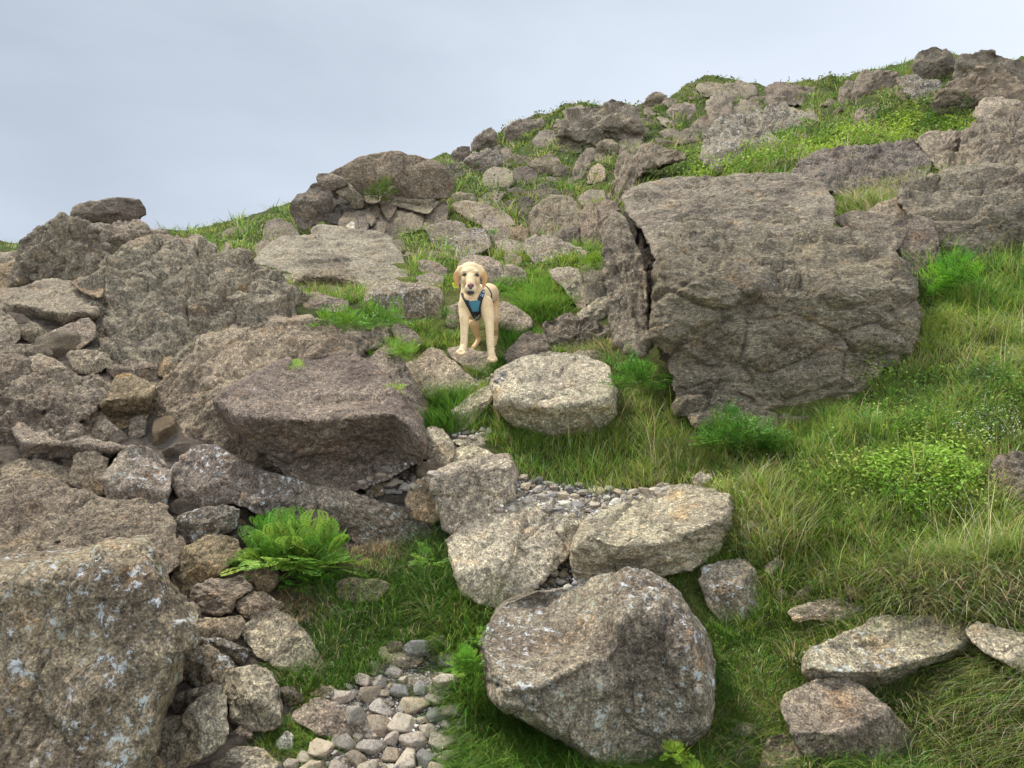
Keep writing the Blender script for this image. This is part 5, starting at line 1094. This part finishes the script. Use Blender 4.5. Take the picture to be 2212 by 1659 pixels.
fern(830, 425, 75, 40, 'dark green bush growing on the dome outcrop', 50, (0.14, 0.22, .03), (.05, .10, .02), d=10.2, name='bush', n=7)
fern(1065, 510, 40, 26, 'small bright fern under the end of the long pink slab', 14, (0.2, 0.45, .05), (.1, .26, .03))
# ------------------------------------------------------------------ the dog
DD = 5.32; KU = 0.15627; MU = KU * DD / FT
def dpt(u, v, d): return at(939.6 + u * KU, 540 + v * KU, DD + d)
ROOT = dpt(590, 1500, 0.1)
dog = bpy.data.objects.new('dog', None); COL.objects.link(dog); dog.location = ROOT.tolist()
tag(dog, 'yellow labrador dog in a teal chest harness standing on the rocks facing the viewer', 'dog')
SPH = bmesh.new(); bmesh.ops.create_icosphere(SPH, subdivisions=3, radius=1)
sv_ = np.array([v.co[:] for v in SPH.verts]); sf_ = np.array([[v.index for v in f.verts] for f in SPH.faces]); SPH.free()
BV, BF, bo = [], [], 0
def ell(c, r, rot=None):
    global bo
    V = sv_ * np.array(r) * MU
    if rot is not None: V = V @ np.array(rot).T
    BV.append(V + c - ROOT); BF.append(sf_ + bo); bo += len(V)
def chain(ptsl, step=0.35, fl=(1, 1, 1)):
    for (u0, v0, d0, r0), (u1, v1, d1, r1) in zip(ptsl[:-1], ptsl[1:]):
        a = dpt(u0, v0, d0); b = dpt(u1, v1, d1); L_ = np.linalg.norm(b - a); n = max(2, int(L_ / (step * min(r0, r1) * MU)))
        for i in range(n + 1):
            t = i / n; t2 = t * t * (3 - 2 * t); ell(a * (1 - t) + b * t, [(r0 * (1 - t2) + r1 * t2) * f for f in fl])
# head
ell(dpt(490, 292, .02), (150, 150, 128)); ell(dpt(490, 330, -.02), (138, 120, 105))
ell(dpt(432, 415, -.03), (66, 98, 84)); ell(dpt(553, 415, -.03), (66, 98, 84))
chain([(492, 385, -.07, 72), (494, 470, -.12, 60), (494, 520, -.125, 62)])
ell(dpt(462, 535, -.105), (52, 90, 62)); ell(dpt(528, 535, -.105), (52, 90, 62)); ell(dpt(492, 590, -.09), (62, 90, 42)); ell(dpt(492, 560, -.05), (88, 110, 70))
ell(dpt(420, 300, -.062), (46, 40, 20)); ell(dpt(566, 304, -.062), (46, 40, 20))
# neck, chest, trunk
chain([(495, 400, .10, 120), (495, 540, .13, 140), (500, 680, .12, 165)])
ell(dpt(500, 745, .10), (172, 170, 205)); ell(dpt(520, 850, .12), (120, 150, 120))
chain([(540, 650, .14, 178), (600, 650, .26, 190), (655, 640, .42, 182), (705, 620, .58, 165), (745, 600, .72, 160)])
chain([(560, 760, .16, 165), (600, 760, .30, 160), (660, 720, .48, 140)])
# forelegs
chain([(415, 760, .09, 98), (402, 850, .07, 78), (408, 930, .05, 71), (408, 1060, .04, 60), (404, 1190, .03, 52), (404, 1240, .025, 54), (398, 1320, .02, 50), (382, 1380, .0, 56)])
chain([(690, 740, .10, 118), (715, 840, .09, 100), (742, 920, .05, 82), (755, 1050, .02, 64), (762, 1190, -.0, 55), (766, 1250, -.01, 58), (772, 1380, -.02, 52), (782, 1450, -.04, 56)])
for (cx, cy, dz) in ((358, 1415, -.03), (793, 1505, -.06)):
    for k, (ox, oy) in enumerate(((-56, 4), (-22, 22), (18, 24), (52, 6))):
        ell(dpt(cx + ox, cy + oy + 6, dz - .018), (23, 40, 27))
    ell(dpt(cx, cy - 10, dz + .01), (66, 60, 38))
# hindquarters
chain([(745, 620, .72, 160), (770, 720, .74, 138), (795, 850, .72, 108), (812, 960, .60, 80), (830, 1080, .62, 52), (842, 1180, .68, 39), (830, 1290, .62, 34), (826, 1350, .57, 36)])
ell(dpt(832, 1380, .53), (42, 62, 26))
chain([(690, 650, .70, 140), (620, 780, .70, 115), (560, 900, .66, 96), (540, 1010, .52, 78), (562, 1110, .56, 56), (603, 1215, .62, 40), (590, 1270, .60, 37), (535, 1350, .53, 38)])
ell(dpt(498, 1385, .46), (58, 75, 30)); 
for ox in (-38, -12, 14): ell(dpt(484 + ox, 1398, .40), (18, 32, 20))
chain([(700, 640, .86, 45), (640, 850, .96, 36), (600, 1000, .98, 28), (545, 1120, .96, 20), (505, 1165, .94, 10)], .5)
# ears (thin flaps)
def flap(sgn, P_):
    for (u0, v0, d0, a0, b0), (u1, v1, d1, a1, b1) in zip(P_[:-1], P_[1:]):
        for t in np.linspace(0, 1, 8): ell(dpt(u0 + (u1 - u0) * t, v0 + (v1 - v0) * t, d0 + (d1 - d0) * t), (a0 + (a1 - a0) * t, b0 + (b1 - b0) * t, 40), Matrix.Rotation(sgn * .45, 3, 'Z'))
flap(1, [(352, 252, .0, 34, 50), (312, 330, -.01, 52, 30), (296, 400, -.015, 48, 20), (306, 450, -.015, 36, 16), (316, 505, -.01, 14, 12)])
flap(-1, [(628, 250, .0, 34, 50), (668, 330, -.01, 50, 30), (690, 400, -.015, 46, 20), (678, 465, -.015, 32, 16), (664, 525, -.01, 14, 12)])
raw = mesh_np('raw_body', np.concatenate(BV), faces3=np.concatenate(BF))
tmp = link('raw_body', raw)
md = tmp.modifiers.new('r', 'REMESH'); md.mode = 'VOXEL'; md.voxel_size = 0.0042; md.use_smooth_shade = True
m2 = tmp.modifiers.new('s', 'SMOOTH'); m2.factor = 0.5; m2.iterations = 7
bpy.context.view_layer.update()
ev = tmp.evaluated_get(bpy.context.evaluated_depsgraph_get()); body = bpy.data.meshes.new_from_object(ev)
bpy.data.objects.remove(tmp); bpy.data.meshes.remove(raw)
nv = len(body.vertices); co = np.empty(nv * 3, np.float32); body.vertices.foreach_get('co', co); co = co.reshape(-1, 3)
Wc = co + ROOT; tx, ty, tD = project(Wc); uu = (tx - 939.6) / KU; vv = (ty - 540) / KU; dd_ = tD - DD
base = np.array([0.76, 0.55, 0.30]); col = np.tile(base, (nv, 1))
def blend(m_, c, k=1.0):
    global col
    m_ = np.clip(m_, 0, 1)[:, None] * k; col = col * (1 - m_) + np.array(c) * m_
blend((dd_ - .2) / .3, (0.68, 0.44, 0.20), .8)                                    # warmer back
ear = np.clip(1 - np.minimum(np.hypot((uu - 292) / 58, (vv - 400) / 135), np.hypot((uu - 692) / 56, (vv - 400) / 145)), 0, 1) * (dd_ < .08) * 3
blend(ear, (0.52, 0.28, 0.10), .9)
head = (vv < 640) & (dd_ < 0.06)
blend(head * np.clip(1 - np.hypot((uu - 495) / 110, (vv - 540) / 110), 0, 1) * 1.6, (0.80, 0.66, 0.46), .8)
blend(head * np.clip(1 - np.hypot((uu - 492) / 40, (vv - 585) / 55), 0, 1) * 2, (0.30, 0.23, 0.18), .7)   # lips
blend(np.clip(1 - np.minimum(np.hypot((uu - 410) / 52, (vv - 342) / 34), np.hypot((uu - 577) / 52, (vv - 348) / 34)), 0, 1) * head * 2, (0.28, 0.18, 0.10), .6)
blend(np.clip((vv - 850) / 250, 0, 1) * (dd_ < .25), (0.76, 0.58, 0.34), .6)
col = col * (1 + 0.10 * fbm(co.astype(float) * 22, 77, 3))[:, None]
ca = body.color_attributes.new('tint', 'FLOAT_COLOR', 'POINT'); c4 = np.ones((nv, 4), np.float32); c4[:, :3] = col; ca.data.foreach_set('color', c4.ravel())
m, t, n, l, o_ = newmat('short_fur'); b = nd(n, 'ShaderNodeBsdfPrincipled'); b.inputs['Roughness'].default_value = .75; b.inputs['Specular IOR Level'].default_value = .25
b.inputs['Sheen Weight'].default_value = .15
a = nd(n, 'ShaderNodeVertexColor'); a.layer_name = 'tint'; tc = nd(n, 'ShaderNodeTexCoord'); mp_ = nd(n, 'ShaderNodeMapping'); mp_.inputs['Scale'].default_value = (1, 1, .3)
no = nd(n, 'ShaderNodeTexNoise'); no.inputs['Scale'].default_value = 190; no.inputs['Detail'].default_value = 4; l.new(tc.outputs['Object'], mp_.inputs[0]); l.new(mp_.outputs[0], no.inputs['Vector'])
r = ramp(n, l, no.outputs[0], [(0.3, (.86, .86, .86)), (0.7, (1.12, 1.12, 1.12))]); mu = nd(n, 'ShaderNodeMixRGB', blend_type='MULTIPLY'); mu.inputs[0].default_value = 1
l.new(a.outputs[0], mu.inputs[1]); l.new(r.outputs[0], mu.inputs[2]); l.new(mu.outputs[0], b.inputs['Base Color'])
bp = nd(n, 'ShaderNodeBump'); bp.inputs['Distance'].default_value = .003; bp.inputs['Strength'].default_value = .5; l.new(no.outputs[0], bp.inputs['Height']); l.new(bp.outputs[0], b.inputs['Normal'])
l.new(b.outputs[0], o_.inputs[0]); body.materials.clear(); body.materials.append(m); body.name = 'body'
bo_ = link('body', body, dog)
BD = BVHTree.FromPolygons(co.tolist(), [list(p.vertices) for p in body.polygons])
def on_dog(u, v, off=0.004, dmax=None):
    d = Vector(ray(939.6 + u * KU, 540 + v * KU).tolist()).normalized(); h = BD.ray_cast(Vector((CAM - ROOT).tolist()), d)
    return (np.array(h[0] - d * off), np.array(h[1])) if h[0] is not None else (None, None)
def patch(name, lf, rt, mat, off=0.005, rows=26, cols=9, th=0.006, parent=dog):
    la, ra = np.array(lf, float), np.array(rt, float); tl = np.linspace(0, 1, len(la)); tr = np.linspace(0, 1, len(ra)); G = []; last = None
    for i in range(rows):
        t = i / (rows - 1); a = np.array([np.interp(t, tl, la[:, k]) for k in (0, 1)]); b = np.array([np.interp(t, tr, ra[:, k]) for k in (0, 1)])
        for j in range(cols):
            q = a + (b - a) * j / (cols - 1); p, _ = on_dog(q[0], q[1], off)
            if p is None: p = last
            last = p; G.append(p)
    G = np.array([g if g is not None else last for g in G]).reshape(rows, cols, 3)
    for _ in range(2):   # cloth lies smoother than the coat
        G2 = G.copy(); G2[1:-1] = (G[:-2] + G[2:] + 2 * G[1:-1]) / 4; G2[:, 1:-1] = (G2[:, :-2] + G2[:, 2:] + 2 * G2[:, 1:-1]) / 4; G = G2
    Gb = G + FWD * th; V = np.concatenate([G.reshape(-1, 3), Gb.reshape(-1, 3)]); o2 = rows * cols; F = []
    for i in range(rows - 1):
        for j in range(cols - 1):
            k = i * cols + j; F += [[k, k + cols, k + cols + 1, k + 1], [o2 + k, o2 + k + 1, o2 + k + cols + 1, o2 + k + cols]]
    ring = [j for j in range(cols)] + [i * cols + cols - 1 for i in range(1, rows)] + [(rows - 1) * cols + j for j in range(cols - 2, -1, -1)] + [i * cols for i in range(rows - 2, 0, -1)]
    for a, b in zip(ring, ring[1:] + ring[:1]): F.append([a, b, o2 + b, o2 + a])
    return link(name, mesh_np(name, V, faces4=np.array(F), mat=mat), parent)
TEAL = plain('teal_fabric', (0.055, 0.19, 0.24), .7, 400); BLACK = plain('black_webbing', (0.012, 0.014, 0.02), .6, 400); LBLUE = plain('light_blue_trim', (0.30, 0.52, 0.70), .5); SKY_ = TEAL
har = patch('harness', [(452, 712), (490, 790), (520, 860), (545, 915), (566, 972)], [(640, 688), (622, 780), (616, 855), (640, 915), (642, 955)], TEAL, .006, 40, 16)
patch('strap', [(358, 588), (366, 645), (405, 715), (478, 850), (530, 945), (562, 975)], [(388, 598), (400, 655), (462, 720), (522, 860), (552, 945), (590, 978)], BLACK, .009, 46, 5, parent=har)
patch('strap', [(634, 690), (612, 780), (608, 855), (626, 905)], [(654, 705), (634, 790), (634, 860), (648, 935)], BLACK, .009, 30, 4, parent=har)
patch('strap', [(655, 552), (600, 650), (586, 684)], [(688, 548), (686, 610), (650, 716)], BLACK, .008, 24, 7, parent=har)
patch('belly_band', [(520, 853), (546, 915)], [(616, 850), (642, 915)], BLACK, .009, 12, 10, parent=har)
patch('neck_panel', [(396, 678), (420, 712), (456, 742)], [(476, 700), (466, 715), (462, 742)], BLACK, .0075, 10, 8, parent=har)
patch('reflective_stripe', [(664, 560), (645, 585)], [(682, 560), (682, 590)], LBLUE, .011, 6, 4, parent=har)
patch('reflective_stripe', [(640, 600), (622, 632)], [(652, 603), (634, 640)], LBLUE, .011, 6, 3, parent=har)
patch('reflective_stripe', [(662, 606), (644, 645)], [(676, 608), (660, 648)], LBLUE, .011, 6, 3, parent=har)
patch('strap', [(774, 640), (786, 700), (806, 728)], [(784, 640), (800, 700), (822, 732)], BLACK, .006, 12, 3, parent=har)
# girth strap right round the body behind the shoulders
c0 = dpt(600, 680, .27) - ROOT; c1 = dpt(640, 665, .34) - ROOT; ax = (c1 - c0) / np.linalg.norm(c1 - c0); e1_ = np.cross(ax, [0, 0, 1.0]); e1_ /= np.linalg.norm(e1_); e2_ = np.cross(ax, e1_)
ringV = []
for k in range(48):
    a = 2 * math.pi * k / 48; dr = e1_ * math.cos(a) + e2_ * math.sin(a)
    for s in (-.014, .014):
        c = c0 + ax * (s + .02); h = BD.ray_cast(Vector((c + dr * .5).tolist()), Vector((-dr).tolist())); p = np.array(h[0]) if h[0] is not None else c + dr * .1
        ringV += [p + dr * .001, p + dr * .006]
ringV = np.array(ringV); F = []
for k in range(48):
    a = 4 * k; b = 4 * ((k + 1) % 48); F += [[a + 1, b + 1, b + 3, a + 3], [a, a + 2, b + 2, b], [a, b, b + 1, a + 1], [a + 2, a + 3, b + 3, b + 2]]
link('girth_strap', mesh_np('girth_strap', ringV, faces4=np.array(F), mat=BLACK), har)
# eyes, nose, mouth, tag
def blob(name, u, v, r, mat, off=0.0, parent=dog, rz=0, loc=None):
    p, nn = on_dog(u, v, off) if loc is None else (loc, None)
    V = sv_ * np.array(r) * MU
    if rz: V = V @ np.array(Matrix.Rotation(rz, 3, 'Y')).T
    return link(name, mesh_np(name, V + p, faces3=sf_, mat=mat), parent)
EYE = plain('dark_eye', (0.02, 0.012, 0.008), .15, None, .6); PINK = plain('pink_nose', (0.26, 0.115, 0.105), .4, 300); NSTR = plain('nostril_dark', (0.03, 0.012, 0.012), .5); MOUTH = plain('dark_lip', (0.02, 0.017, 0.016), .5)
blob('eye', 410, 340, (35, 17, 21), EYE, .003, rz=-.15); blob('eye', 578, 347, (35, 17, 21), EYE, .003, rz=.15)
ns = blob('nose', 495, 490, (46, 24, 34), PINK, .001)
pn_ = on_dog(495, 490, .001)[0]
for du in (-20, 20): blob('nostril', 0, 0, (11, 8, 10), NSTR, parent=ns, loc=pn_ + np.array([du * MU, -20 * MU, -6 * MU]))
blob('mouth', 492, 586, (52, 15, 32), MOUTH, .002)
blob('chin_lip', 492, 525, (20, 10, 16), MOUTH, -.002)
YEL = plain('yellow_tag', (0.72, 0.80, 0.02), .45)
bm = bmesh.new(); bmesh.ops.create_cube(bm, size=1); bmesh.ops.scale(bm, vec=(46 * MU, 14 * MU, 84 * MU), verts=bm.verts)
bmesh.ops.bevel(bm, geom=bm.edges[:], offset=5 * MU, segments=3, affect='EDGES')
me = bpy.data.meshes.new('collar_tag'); bm.to_mesh(me); bm.free(); me.materials.append(YEL); tg = link('collar_tag', me, dog, dpt(270, 488, .0) - ROOT); tg.rotation_euler = (0, -.45, .3)
for k in range(4):
    bm = bmesh.new(); bmesh.ops.create_cube(bm, size=1); bmesh.ops.scale(bm, vec=(14 * MU, 2 * MU, 5 * MU), verts=bm.verts); me = bpy.data.meshes.new('print'); bm.to_mesh(me); bm.free(); me.materials.append(BLACK)
    link('print', me, tg, (random.uniform(-4, 4) * MU, -7.5 * MU, (-22 + 13 * k) * MU))
